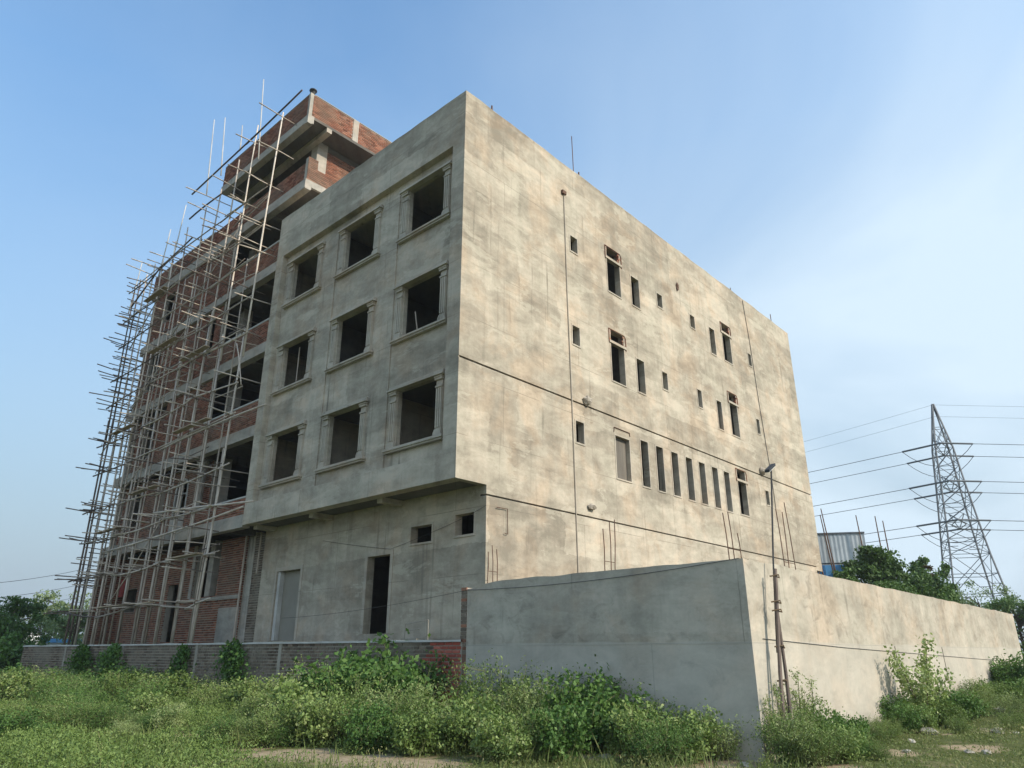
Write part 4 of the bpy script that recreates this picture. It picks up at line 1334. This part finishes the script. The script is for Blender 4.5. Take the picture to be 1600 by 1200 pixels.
def make_shrub(seed, h=1.0, w=0.6, stems=14, leaves=2200, leaf=0.055, aspect=0.45, clump=0.075, low=0.12):
    rng = np.random.default_rng(seed)
    st = MB()
    pts, tips_ = [], []
    for i in range(stems):
        an = rng.uniform(0, 2 * math.pi)
        rad = w * math.sqrt(rng.uniform(0.02, 1)) * 0.95
        hh = h * rng.uniform(0.62, 1.0) * (1.05 - 0.42 * (rad / w) ** 2)
        tip = np.array([rad * math.cos(an), rad * math.sin(an), hh])
        b0 = np.array([rad * 0.25 * math.cos(an), rad * 0.25 * math.sin(an), -0.06])
        ctrl = np.array([rad * 0.7 * math.cos(an), rad * 0.7 * math.sin(an), hh * 0.45])
        cur = [(1 - t) ** 2 * b0 + 2 * t * (1 - t) * ctrl + t * t * tip for t in np.linspace(0, 1, 6)]
        st.tube(cur, [0.012, 0.01, 0.009, 0.007, 0.005, 0.003], 3, False)
        tips_.append(cur)
        # twigs
        for q in range(5):
            t = rng.uniform(0.35, 0.95)
            p = (1 - t) ** 2 * b0 + 2 * t * (1 - t) * ctrl + t * t * tip
            e = p + rng.normal(size=3) * np.array([0.16, 0.16, 0.1]) * w * 1.6 + np.array([0, 0, 0.07 * h])
            st.tube([p, e], [0.005, 0.002], 3, False)
            pts.append((p, e))
    per = leaves // (len(pts) + stems)
    P = []
    for p, e in pts:
        t = rng.uniform(0.2, 1.05, per)[:, None]
        P.append(p + (e - p) * t + rng.normal(size=(per, 3)) * clump)
    for cur in tips_:
        t = rng.uniform(low, 1.0, per) * 5
        k = np.minimum(t.astype(int), 4)
        c = np.array(cur)
        P.append(c[k] + (c[k + 1] - c[k]) * (t - k)[:, None] + rng.normal(size=(per, 3)) * clump * 0.9)
    P = np.concatenate(P)
    P = P[P[:, 2] > 0.01]
    cl = np.array([noise.noise(Vector(p) * (3.0 / max(h, 0.5))) for p in P])
    tint = 0.46 + 0.5 * cl + rng.normal(size=len(P)) * 0.16
    size = leaf * rng.uniform(0.6, 1.35, len(P))
    return leaf_mesh('foliage', P, size, aspect, rng, tint), st.mesh('stems')


PROTO = {}
for key, args in dict(
        weed_a=dict(seed=1, h=1.0, w=0.62, leaves=5200, leaf=0.047, aspect=0.42, stems=24),
        weed_b=dict(seed=2, h=1.0, w=0.75, leaves=6000, leaf=0.046, aspect=0.42, stems=28),
        weed_c=dict(seed=3, h=1.0, w=0.5, leaves=3000, leaf=0.048, aspect=0.36, stems=16, clump=0.06),
        bush_a=dict(seed=4, h=1.0, w=0.62, leaves=3400, leaf=0.082, aspect=0.6, stems=20),
        bush_b=dict(seed=5, h=1.0, w=0.78, leaves=3900, leaf=0.078, aspect=0.6, stems=22),
        tall_a=dict(seed=6, h=1.0, w=0.34, leaves=1700, leaf=0.038, aspect=0.36, stems=9, clump=0.035)).items():
    PROTO[key] = make_shrub(**args)
MATK = {'weed': 'leaf_weed', 'pale': 'leaf_pale', 'bush': 'leaf_bush'}
FOL = {}
rv = random.Random(21)


LOOK = {('weed', 'weed'): 'mid-green feathery weed', ('weed', 'pale'): 'pale yellow-green feathery weed', ('weed', 'bush'): 'dark green feathery weed',
        ('bush', 'weed'): 'mid-green broad-leaved bush', ('bush', 'pale'): 'pale broad-leaved bush', ('bush', 'bush'): 'dark green broad-leaved bush', ('tall', 'pale'): 'tall spindly pale weed'}


def shrub(loc, h, kind, matk, name, label, group, wide=1.0):
    look = LOOK[(kind.split('_')[0], matk)]
    size = 'knee-high ' if h < 0.8 else ('waist-high ' if h < 1.15 else ('chest-high ' if h < 1.6 else 'head-high '))
    look = (size + look).replace('head-high tall', 'head-high').replace('chest-high tall', 'chest-high').replace('waist-high tall', 'waist-high')
    label = look + ' ' + label
    group = (look + 'es ' if look.endswith('bush') else look + 's ') + group
    root = empty(name, loc, label, 'shrub', group)
    fo, st = PROTO[kind]
    key = (kind, matk)
    if key not in FOL:
        f2 = fo.copy(); f2.materials.clear(); f2.materials.append(M[MATK[matk]])
        FOL[key] = f2
    if not st.materials: st.materials.append(M['stem'])
    a_ = link('foliage', FOL[key], None, root)
    b_ = link('stems', st, None, root)
    root.rotation_euler = (0, 0, rv.uniform(0, 6.28))
    root.scale = (h * wide, h * wide * rv.uniform(0.9, 1.1), h)
    return root


def ground_at(px, py):
    p = on(px, py, 2, 0.0)
    p.z = ground_h(p.x, p.y)
    return p


def shrub_px(px, pb, pt, kind, matk, name, label, group, wide=1.0, grow=1.06):
    """stands on the ground under pixel (px, pb); its top reaches pixel row pt"""
    p = ground_at(px, pb)
    D = (p - CAM).dot(FW)
    h = (at_depth(px, pt, D).z - p.z) * grow
    return shrub(p, h, kind, matk, name, label, group, wide)


L_A = ('weed_shrub', 'in front of the shaded grey compound wall', 'before the grey wall')
for a in ((765, 1150, 1038, 'weed_b', 'weed'), (812, 1165, 1062, 'weed_a', 'pale'), (748, 1172, 1085, 'bush_b', 'weed'), (858, 1162, 1050, 'weed_b', 'weed'), (905, 1150, 1034, 'weed_c', 'bush'),
          (925, 1168, 1052, 'bush_b', 'bush'), (955, 1160, 1058, 'weed_b', 'weed'), (1000, 1158, 1062, 'weed_b', 'pale'), (990, 1180, 1100, 'bush_a', 'weed'),
          (1045, 1172, 1088, 'weed_a', 'weed'), (1075, 1185, 1112, 'bush_b', 'weed'), (1120, 1180, 1112, 'weed_b', 'pale'), (880, 1185, 1100, 'bush_a', 'bush'),
          (835, 1185, 1105, 'weed_c', 'weed'), (1030, 1190, 1120, 'weed_b', 'bush'), (780, 1188, 1115, 'bush_b', 'weed'), (1150, 1176, 1130, 'weed_c', 'weed')):
    shrub_px(*a, *L_A)
L_B = ('leafy_shrub', 'crowding the exposed red end of the low brick wall', 'before the low brick wall')
for a in ((585, 1130, 1006, 'bush_a', 'bush'), (560, 1140, 1032, 'bush_b', 'bush'), (625, 1138, 1030, 'bush_b', 'bush'), (478, 1132, 1044, 'weed_b', 'pale'), (510, 1140, 1052, 'bush_b', 'weed'),
          (452, 1140, 1062, 'weed_a', 'weed'), (640, 1155, 1068, 'weed_b', 'pale'), (605, 1160, 1075, 'weed_a', 'pale'), (662, 1155, 1085, 'bush_a', 'weed'), (705, 1165, 1098, 'weed_c', 'pale'),
          (540, 1160, 1080, 'weed_b', 'weed'), (490, 1162, 1085, 'bush_b', 'weed'), (430, 1162, 1092, 'weed_b', 'weed'), (575, 1172, 1098, 'bush_b', 'bush'), (690, 1175, 1108, 'bush_b', 'weed'),
          (650, 1180, 1110, 'bush_a', 'weed'), (650, 1120, 1048, 'tall_a', 'pale'), (405, 1140, 1075, 'weed_a', 'weed')):
    shrub_px(*a, *L_B)
L_C = ('field_weed', 'in the overgrown field below the scaffolding', 'in the overgrown field')
for k in range(84):
    px = rv.uniform(-60, 440)
    pb = rv.choice((1078, 1085, 1092, 1100, 1110, 1120, 1132, 1148, 1165))
    hh = rv.uniform(24, 38) if pb < 1090 else (rv.uniform(36, 58) if pb < 1125 else rv.uniform(30, 48))
    shrub_px(px, pb, pb - hh, rv.choice(('weed_a', 'weed_b', 'weed_b', 'bush_b')), rv.choice(('weed', 'weed', 'pale', 'bush')), *L_C, wide=1.15, grow=1.2)
for k, px in enumerate(range(-90, 455, 17)):
    pb = 1088 + (k * 37) % 22
    shrub_px(px + rv.uniform(-6, 6), pb, 1050 + (k * 13) % 17, ('weed_b', 'weed_a', 'bush_b', 'weed_b', 'weed_a')[k % 5], ('weed', 'pale', 'weed', 'bush', 'weed', 'pale', 'bush')[k % 7], *L_C, wide=1.2, grow=1.2)
for a in ((470, 1150, 1058, 'bush_a', 'weed'), (520, 1145, 1040, 'bush_a', 'bush'), (600, 1145, 1030, 'bush_a', 'bush'), (555, 1150, 1045, 'weed_a', 'weed'), (635, 1165, 1080, 'weed_a', 'weed'), (685, 1172, 1105, 'weed_b', 'pale')):
    shrub_px(*a, *L_B)
L_D0 = ('wall_weed', 'at the foot of the sunlit cream wall', 'before the cream wall')
for a in ((1415, 1150, 1100, 'bush_b', 'bush'), (1445, 1146, 1098, 'bush_a', 'weed'), (1475, 1140, 1090, 'bush_b', 'weed'), (1510, 1134, 1078, 'bush_b', 'bush'), (1545, 1124, 1072, 'weed_b', 'weed'), (1575, 1118, 1066, 'bush_b', 'weed'),
          (1605, 1118, 1060, 'bush_b', 'bush'), (1380, 1165, 1130, 'weed_b', 'weed'), (1340, 1186, 1150, 'bush_b', 'bush'), (1375, 1188, 1160, 'weed_b', 'weed'), (1500, 1150, 1118, 'weed_b', 'weed'), (1590, 1145, 1108, 'weed_b', 'weed')):
    shrub_px(*a, *L_D0)
L_E = ('ruin_bush', 'crowding the broken end of the low brick wall', 'at the broken end of the low wall')
for a in ((-30, 1075, 985, 'bush_b', 'bush'), (5, 1072, 1000, 'bush_b', 'bush'), (35, 1074, 1012, 'bush_a', 'bush'), (62, 1076, 1022, 'bush_b', 'bush'), (-60, 1080, 990, 'bush_b', 'bush'), (95, 1078, 1030, 'bush_b', 'weed')):
    shrub_px(*a, *L_E)
L_D = ('wall_weed', 'at the foot of the sunlit cream wall', 'before the cream wall')
for a in ((1228, 1185, 1075, 'tall_a', 'pale'), (1250, 1178, 1050, 'tall_a', 'pale'), (1270, 1172, 1062, 'tall_a', 'pale'), (1238, 1190, 1110, 'weed_b', 'weed'), (1262, 1196, 1120, 'weed_c', 'pale'),
          (1305, 1175, 1110, 'bush_b', 'bush'), (1335, 1170, 1118, 'bush_a', 'bush'), (1318, 1192, 1135, 'bush_b', 'weed'), (1285, 1196, 1128, 'weed_b', 'weed'),
          (1370, 1150, 1120, 'weed_b', 'weed'), (1405, 1140, 1088, 'bush_b', 'bush'), (1435, 1135, 1082, 'bush_b', 'bush'), (1468, 1128, 1085, 'weed_b', 'weed'), (1500, 1122, 1078, 'weed_b', 'weed'),
          (1530, 1112, 1058, 'weed_a', 'weed'), (1555, 1105, 1066, 'weed_b', 'weed'), (1590, 1100, 1032, 'bush_b', 'bush'), (1575, 1090, 1050, 'bush_b', 'bush'), (1615, 1100, 1020, 'bush_b', 'bush'),
          (1490, 1140, 1100, 'weed_b', 'weed'), (1540, 1130, 1092, 'weed_b', 'weed'), (1590, 1130, 1085, 'weed_b', 'pale'), (1395, 1155, 1122, 'weed_b', 'weed'), (1352, 1182, 1148, 'weed_b', 'weed'),
          (1450, 1150, 1112, 'bush_a', 'weed'), (1640, 1130, 1060, 'bush_b', 'weed')):
    shrub_px(*a, *L_D)


# sapling by the cream wall
def sapling(loc, h, label):
    rng = np.random.default_rng(31)
    root = empty('sapling', loc, label, 'sapling')
    st = MB(); P = []
    for an, r_, hh in ((0.3, 0.25, 1.0), (1.6, 0.45, 0.8), (2.9, 0.4, 0.72), (4.2, 0.5, 0.85), (5.3, 0.55, 0.66), (0.9, 0.6, 0.6)):
        e = np.array([r_ * math.cos(an) * h * 0.7, r_ * math.sin(an) * h * 0.7, hh * h])
        c_ = np.array([0.3 * e[0], 0.3 * e[1], 0.5 * hh * h])
        cur = [(1 - t) ** 2 * np.zeros(3) + 2 * t * (1 - t) * c_ + t * t * e for t in np.linspace(0, 1, 6)]
        st.tube(cur, [0.022, 0.018, 0.014, 0.01, 0.007, 0.004], 5)
        for t in rng.uniform(0.3, 1.0, 300):
            p = 2 * t * (1 - t) * c_ + t * t * e
            P.append(p + rng.normal(size=3) * 0.085 * h * 0.6)
    P = np.array(P)
    link('foliage', leaf_mesh('foliage', P, 0.085 * rng.uniform(0.6, 1.3, len(P)), 0.7, rng, 0.55 + rng.normal(size=len(P)) * 0.2), 'leaf_pale', root)
    st.build('trunk', 'bark', root, local=True)
    return root


p = on(1440, 1085, 0, 8.35); p.z = ground_h(p.x, p.y)
D = (p - CAM).dot(FW)
sapling(p, at_depth(1440, 1000, D).z - p.z, 'leggy young sapling with pale leaves standing against the cream wall')


# creepers on the low wall
def creeper(px, pt, wpx, label, seed, pb=1085):
    rng = np.random.default_rng(seed)
    d = ray(px, 1040)
    nrm = Vector((-math.sin(R(4.9)), math.cos(R(4.9)), 0))
    o0 = Vector((0.60, -0.20, 0))
    t = (o0 - CAM).dot(nrm) / d.dot(nrm)
    p = CAM + d * t
    D = (p - CAM).dot(FW)
    ztop = at_depth(px, pt, D).z
    w = wpx / 1160 * D
    base = Vector((p.x, p.y - 0.12, 0.0))
    root = empty('wall_creeper', base, label, 'creeper')
    w *= 1.35
    n = int(1500 * max(0.6, w))
    u = rng.normal(size=n) * w * 0.32
    z = rng.uniform(0.0, 1.0, n) ** 0.8 * ztop * (1 - 0.32 * np.abs(u) / w)
    u += 0.22 * w * np.sin(z * 2.3 + seed)
    P = np.stack([u, rng.normal(size=n) * 0.10 - 0.05, z], 1)
    tint = 0.45 + 0.25 * np.array([noise.noise(Vector(q) * 2.2) for q in P]) + rng.normal(size=n) * 0.14
    link('foliage', leaf_mesh('foliage', P, 0.10 * rng.uniform(0.6, 1.35, n), 0.72, rng, tint), 'leaf_bush', root)
    st = MB()
    for k in range(5):
        x0 = rng.normal() * w * 0.1
        st.tube([(x0, 0.02, -0.05), (x0 + 0.1 * w * math.sin(seed + k), 0.0, ztop * 0.4), (x0 + 0.22 * w * math.sin(ztop * 1.6 + seed), 0.0, ztop * 0.85)], [0.02, 0.014, 0.006], 5)
    st.build('vine_stem', 'bark', root, local=True)


creeper(375, 998, 44, 'dense leafy creeper hanging over the low wall coping beside the grey block', 1)
creeper(182, 1004, 46, 'bright leafy creeper climbing the low wall below the brick facade', 2)
creeper(290, 1006, 26, 'narrow creeper climbing the low wall between two concrete posts', 3, 1060)
creeper(128, 1006, 40, 'dark double creeper near the ruined end of the low wall', 4)
creeper(652, 1040, 26, 'slender creeper on the low wall next to the exposed red bricks', 5)


# trees
def tree(loc, h, cw, label, mat, seed, leaf=0.16, n=9000, trunk=0.16, low=0.25, airy=1.0, group=None, cat='tree', name='tree'):
    rng = np.random.default_rng(seed)
    root = empty(name, loc, label, cat, group)
    tr = MB()
    top = np.array([rng.normal() * 0.1 * cw, rng.normal() * 0.1 * cw, h * 0.78])
    tr.tube([(0, 0, -0.2), (top[0] * 0.3, top[1] * 0.3, h * 0.3), tuple(top)], [trunk, trunk * 0.75, trunk * 0.25], 8)
    ends = []
    for k in range(22):
        an = rng.uniform(0, 6.28); t = rng.uniform(low, 1.0)
        b = top * np.array([t, t, 1]) * np.array([1, 1, 0]) + np.array([0, 0, h * 0.78 * t])
        rr_ = cw * math.sqrt(rng.uniform(0.1, 1)) * math.sqrt(max(0.15, 1 - ((t - 0.45) / 0.75) ** 2))
        e = np.array([b[0] + rr_ * math.cos(an), b[1] + rr_ * math.sin(an), min(h * 0.97, b[2] + h * rng.uniform(0.02, 0.2))])
        m_ = (b + e) / 2 + np.array([0, 0, 0.06 * h])
        tr.tube([b, m_, e], [trunk * 0.35, trunk * 0.2, trunk * 0.06], 5)
        ends.append(e); ends.append((m_ + e) / 2)
    ends.append(top + np.array([0, 0, h * 0.14]))
    ends = np.array(ends)
    sub = ends[rng.integers(0, len(ends), 90)] + rng.normal(size=(90, 3)) * np.array([cw, cw, h * 0.45]) * 0.16
    P = []
    for c_ in sub:
        s = cw * rng.uniform(0.06, 0.13) * airy
        P.append(c_ + rng.normal(size=(n // 90, 3)) * np.array([s, s, s * 0.8]))
    P = np.concatenate(P)
    P = P[(P[:, 2] > 0.2) & (P[:, 2] < h)]
    cl = np.array([noise.noise(Vector(p_) * 1.1) for p_ in P])
    tint = 0.48 + 0.3 * cl + rng.normal(size=len(P)) * 0.14
    link('crown', leaf_mesh('crown', P, leaf * rng.uniform(0.6, 1.4, len(P)), 0.55, rng, tint), mat, root)
    tr.build('trunk', 'bark', root, local=True)
    return root


def tree_px(px, pt, D, wpx, *a, **k):
    p = gp(px, D); p.z = ground_h(p.x, p.y)
    return tree(p, at_depth(px, pt, D).z - p.z, wpx / 1180 * D, *a, **k)


tree_px(1340, 886, 40, 32, 'dark dense tree in front of the blue shed', 'leaf_tree', 41, n=9000, leaf=0.2, low=0.1)
tree_px(1402, 856, 41, 58, 'broad dark tree standing highest behind the cream wall', 'leaf_tree', 42, n=26000, leaf=0.2, low=0.12)
tree_px(1444, 856, 43, 50, 'dark tree between the broad tree and the pylon', 'leaf_tree', 43, n=15000, leaf=0.2, low=0.12)
tree_px(1372, 874, 45, 34, 'tree half hiding the corrugated parapet', 'leaf_tree', 46, n=14000, leaf=0.2, low=0.12)
tree_px(1478, 884, 44, 15, 'tree trunk wrapped in dry brown creeper beside the pylon', 'leaf_dry', 44, n=12000, low=0.02)
tree_px(1462, 866, 46, 40, 'rounded green tree beside the pylon foot behind the cream wall', 'leaf_tree', 55, n=14000, leaf=0.2, low=0.05)
tree_px(1550, 910, 60, 52, 'grey-green tree under the foot of the pylon', 'leaf_airy', 45)
tree_px(1604, 930, 48, 46, 'leafy tree beyond the far end of the cream wall', 'leaf_tree', 47)
tree_px(1420, 905, 34, 60, 'low dark bushy tree leaning over the cream wall', 'leaf_tree', 48, low=0.05, n=14000)
tree_px(1500, 935, 38, 26, 'small scrubby tree behind the cream wall coping', 'leaf_tree', 49, low=0.1, n=5000)
tree_px(12, 932, 40, 70, 'large dense dark green tree at the ruined end of the low wall', 'leaf_tree', 51, n=14000, low=0.05)
tree_px(80, 922, 56, 70, 'airy pale tree with open crown behind the scaffolding foot', 'leaf_airy', 52, n=6000, leaf=0.2, low=0.45, airy=0.8)
tree_px(114, 950, 50, 40, 'bright rounded tree beyond the low wall', 'leaf_airy', 53, n=6000, low=0.15)
tree_px(-60, 940, 44, 70, 'dense tree further along the overgrown field', 'leaf_tree', 54, n=9000, low=0.1)

# far wooded horizon
rng = np.random.default_rng(77)
P = []
for k in range(420):
    an = rng.uniform(0, 2 * math.pi); D = rng.uniform(230, 420)
    c_ = np.array([CAM.x + D * math.cos(an), CAM.y + D * math.sin(an), rng.uniform(1.5, 4.5)])
    P.append(c_ + rng.normal(size=(60, 3)) * np.array([5, 5, 1.7]))
P = np.concatenate(P); P[:, 2] = np.abs(P[:, 2])
hz = link('distant_woodland', leaf_mesh('distant_woodland', P, 1.5 * rng.uniform(0.6, 1.4, len(P)), 0.7, rng, 0.5 + rng.normal(size=len(P)) * 0.2), 'leaf_tree', kind='stuff')
tag(hz, 'low band of distant trees along the horizon', 'woodland')

# ground cover
def cover(name, n, region, hfun, leaves, size, aspect, mat, label, cat, seed, spread=0.12, up=0.8):
    rng = np.random.default_rng(seed)
    x = rng.uniform(region[0], region[1], n); y = rng.uniform(region[2], region[3], n)
    ok = []
    for i in range(n):
        inside = (y[i] > -0.28 - max(0, (0.6 - x[i])) * 0.0857 and x[i] < 7.75)
        if inside: continue
        if (x[i] - CAM.x) ** 2 + (y[i] - CAM.y) ** 2 < 1.3 ** 2: continue
        if any((x[i] - d.x) ** 2 + (y[i] - d.y) ** 2 < (r_ * (1 + 0.5 * noise.noise(Vector((x[i] * 3, y[i] * 3, 1))))) ** 2 for d, r_ in zip(DIRT, DR)): continue
        ok.append(i)
    P, S, T = [], [], []
    for i in ok:
        h = hfun(x[i], y[i])
        if h < 0.03: continue
        k = max(4, int(leaves * (0.5 + h)))
        q = rng.normal(size=(k, 3)) * np.array([spread, spread, 0])
        q[:, 2] = h * rng.uniform(0.03, 1.0, k)
        q += np.array([x[i], y[i], ground_h(x[i], y[i])])
        P.append(q); S.append(size * rng.uniform(0.6, 1.4, k))
        T.append(0.42 + 0.30 * noise.noise(Vector((x[i] * 0.8, y[i] * 0.8, 2))) + rng.normal() * 0.1 + rng.normal(size=k) * 0.13 + 0.15 * noise.noise(Vector((x[i] * 0.2, y[i] * 0.2, 8))))
    P = np.concatenate(P); S = np.concatenate(S); T = np.concatenate(T)
    o = link(name, leaf_mesh(name, P, S, aspect, rng, T, up), mat, kind='stuff')
    return tag(o, label, cat)


def field_h(x, y):
    d = Vector((x, y, 0)) - Vector((CAM.x, CAM.y, 0))
    a = 0.24 + 0.26 * noise.noise(Vector((x * 0.55, y * 0.55, 0))) + 0.16 * noise.noise(Vector((x * 1.7, y * 1.7, 5)))
    a += 0.22 * max(0.0, 1 - abs(y + 2.0 - 0.085 * min(x, 0.0)) / 2.6)
    if x > 2.0: a *= 0.45 + 0.12 * max(0, 4 - x)
    if x > 8.5: a *= 0.6
    return max(0.05, a)


cover('field_ground_cover', 9500, (-34, 3, -11.5, -0.3), field_h, 74, 0.050, 0.42, 'leaf_weed', 'low green weeds carpeting the field before the walls', 'weeds', 61, 0.13)
cover('short_ground_cover', 15000, (1, 24, -12.5, 30), lambda x, y: 0.09 + 0.30 * max(0, 0.15 + noise.noise(Vector((x * 0.8, y * 0.8, 3)))), 40, 0.046, 0.3, 'grass', 'short dry grass and clover by the compound wall', 'grass', 62, 0.15, 1.2)
cover('tall_grass', 1500, (-30, 9, -11.5, -0.5), lambda x, y: 0.18 + 0.2 * noise.noise(Vector((x * 0.5, y * 0.5, 11))), 14, 0.38, 0.035, 'grass', 'tall thin grass blades and dry stalks among the weeds', 'grass', 64, 0.10, 3.2)
cover('short_grass', 7000, (-20, 12, -12.0, -0.3), lambda x, y: 0.10 + 0.12 * noise.noise(Vector((x, y, 7))), 26, 0.06, 0.16, 'grass', 'dry grass blades between the weeds', 'grass', 63, 0.16, 1.6)

# dusty air
hm = bpy.data.materials.new('dusty_air')
hm.use_nodes = True
hn = hm.node_tree.nodes
hn.clear()
h_out = hn.new('ShaderNodeOutputMaterial')
h_vol = hn.new('ShaderNodeVolumePrincipled')
h_vol.inputs['Color'].default_value = (0.86, 0.91, 0.96, 1)
h_vol.inputs['Density'].default_value = 0.0005
h_vol.inputs['Anisotropy'].default_value = 0.2
hm.node_tree.links.new(h_vol.outputs[0], h_out.inputs['Volume'])
MB().box(-3150, 3150, -3150, 3150, -1.6, 40.0).build('haze', hm, kind='stuff')
tag(bpy.data.objects['haze'], 'thin dusty haze over the whole field', 'haze')

# stones near the cream wall
for i, (px, py, s) in enumerate(((1455, 1152, 0.24), (1398, 1151, 0.14), (1418, 1178, 0.10), (1515, 1178, 0.11), (1542, 1179, 0.13), (1570, 1125, 0.26), (1560, 1148, 0.22), (1165, 1190, 0.14), (945, 1178, 0.16), (1425, 1160, 0.12), (1590, 1150, 0.12))):
    p = ground_at(px, py)
    s *= 0.62
    o = lump('stone', (0, 0, 0), s, 'stone', None, 100 + i, (1.25, 1.0, 0.55))
    o.location = (p.x, p.y, p.z + s * 0.2)
    o.rotation_euler = (0, 0, i * 1.3)
    tag(o, 'pale rubble stone lying in the grass near the compound wall', 'stone', 'rubble stones by the compound wall')
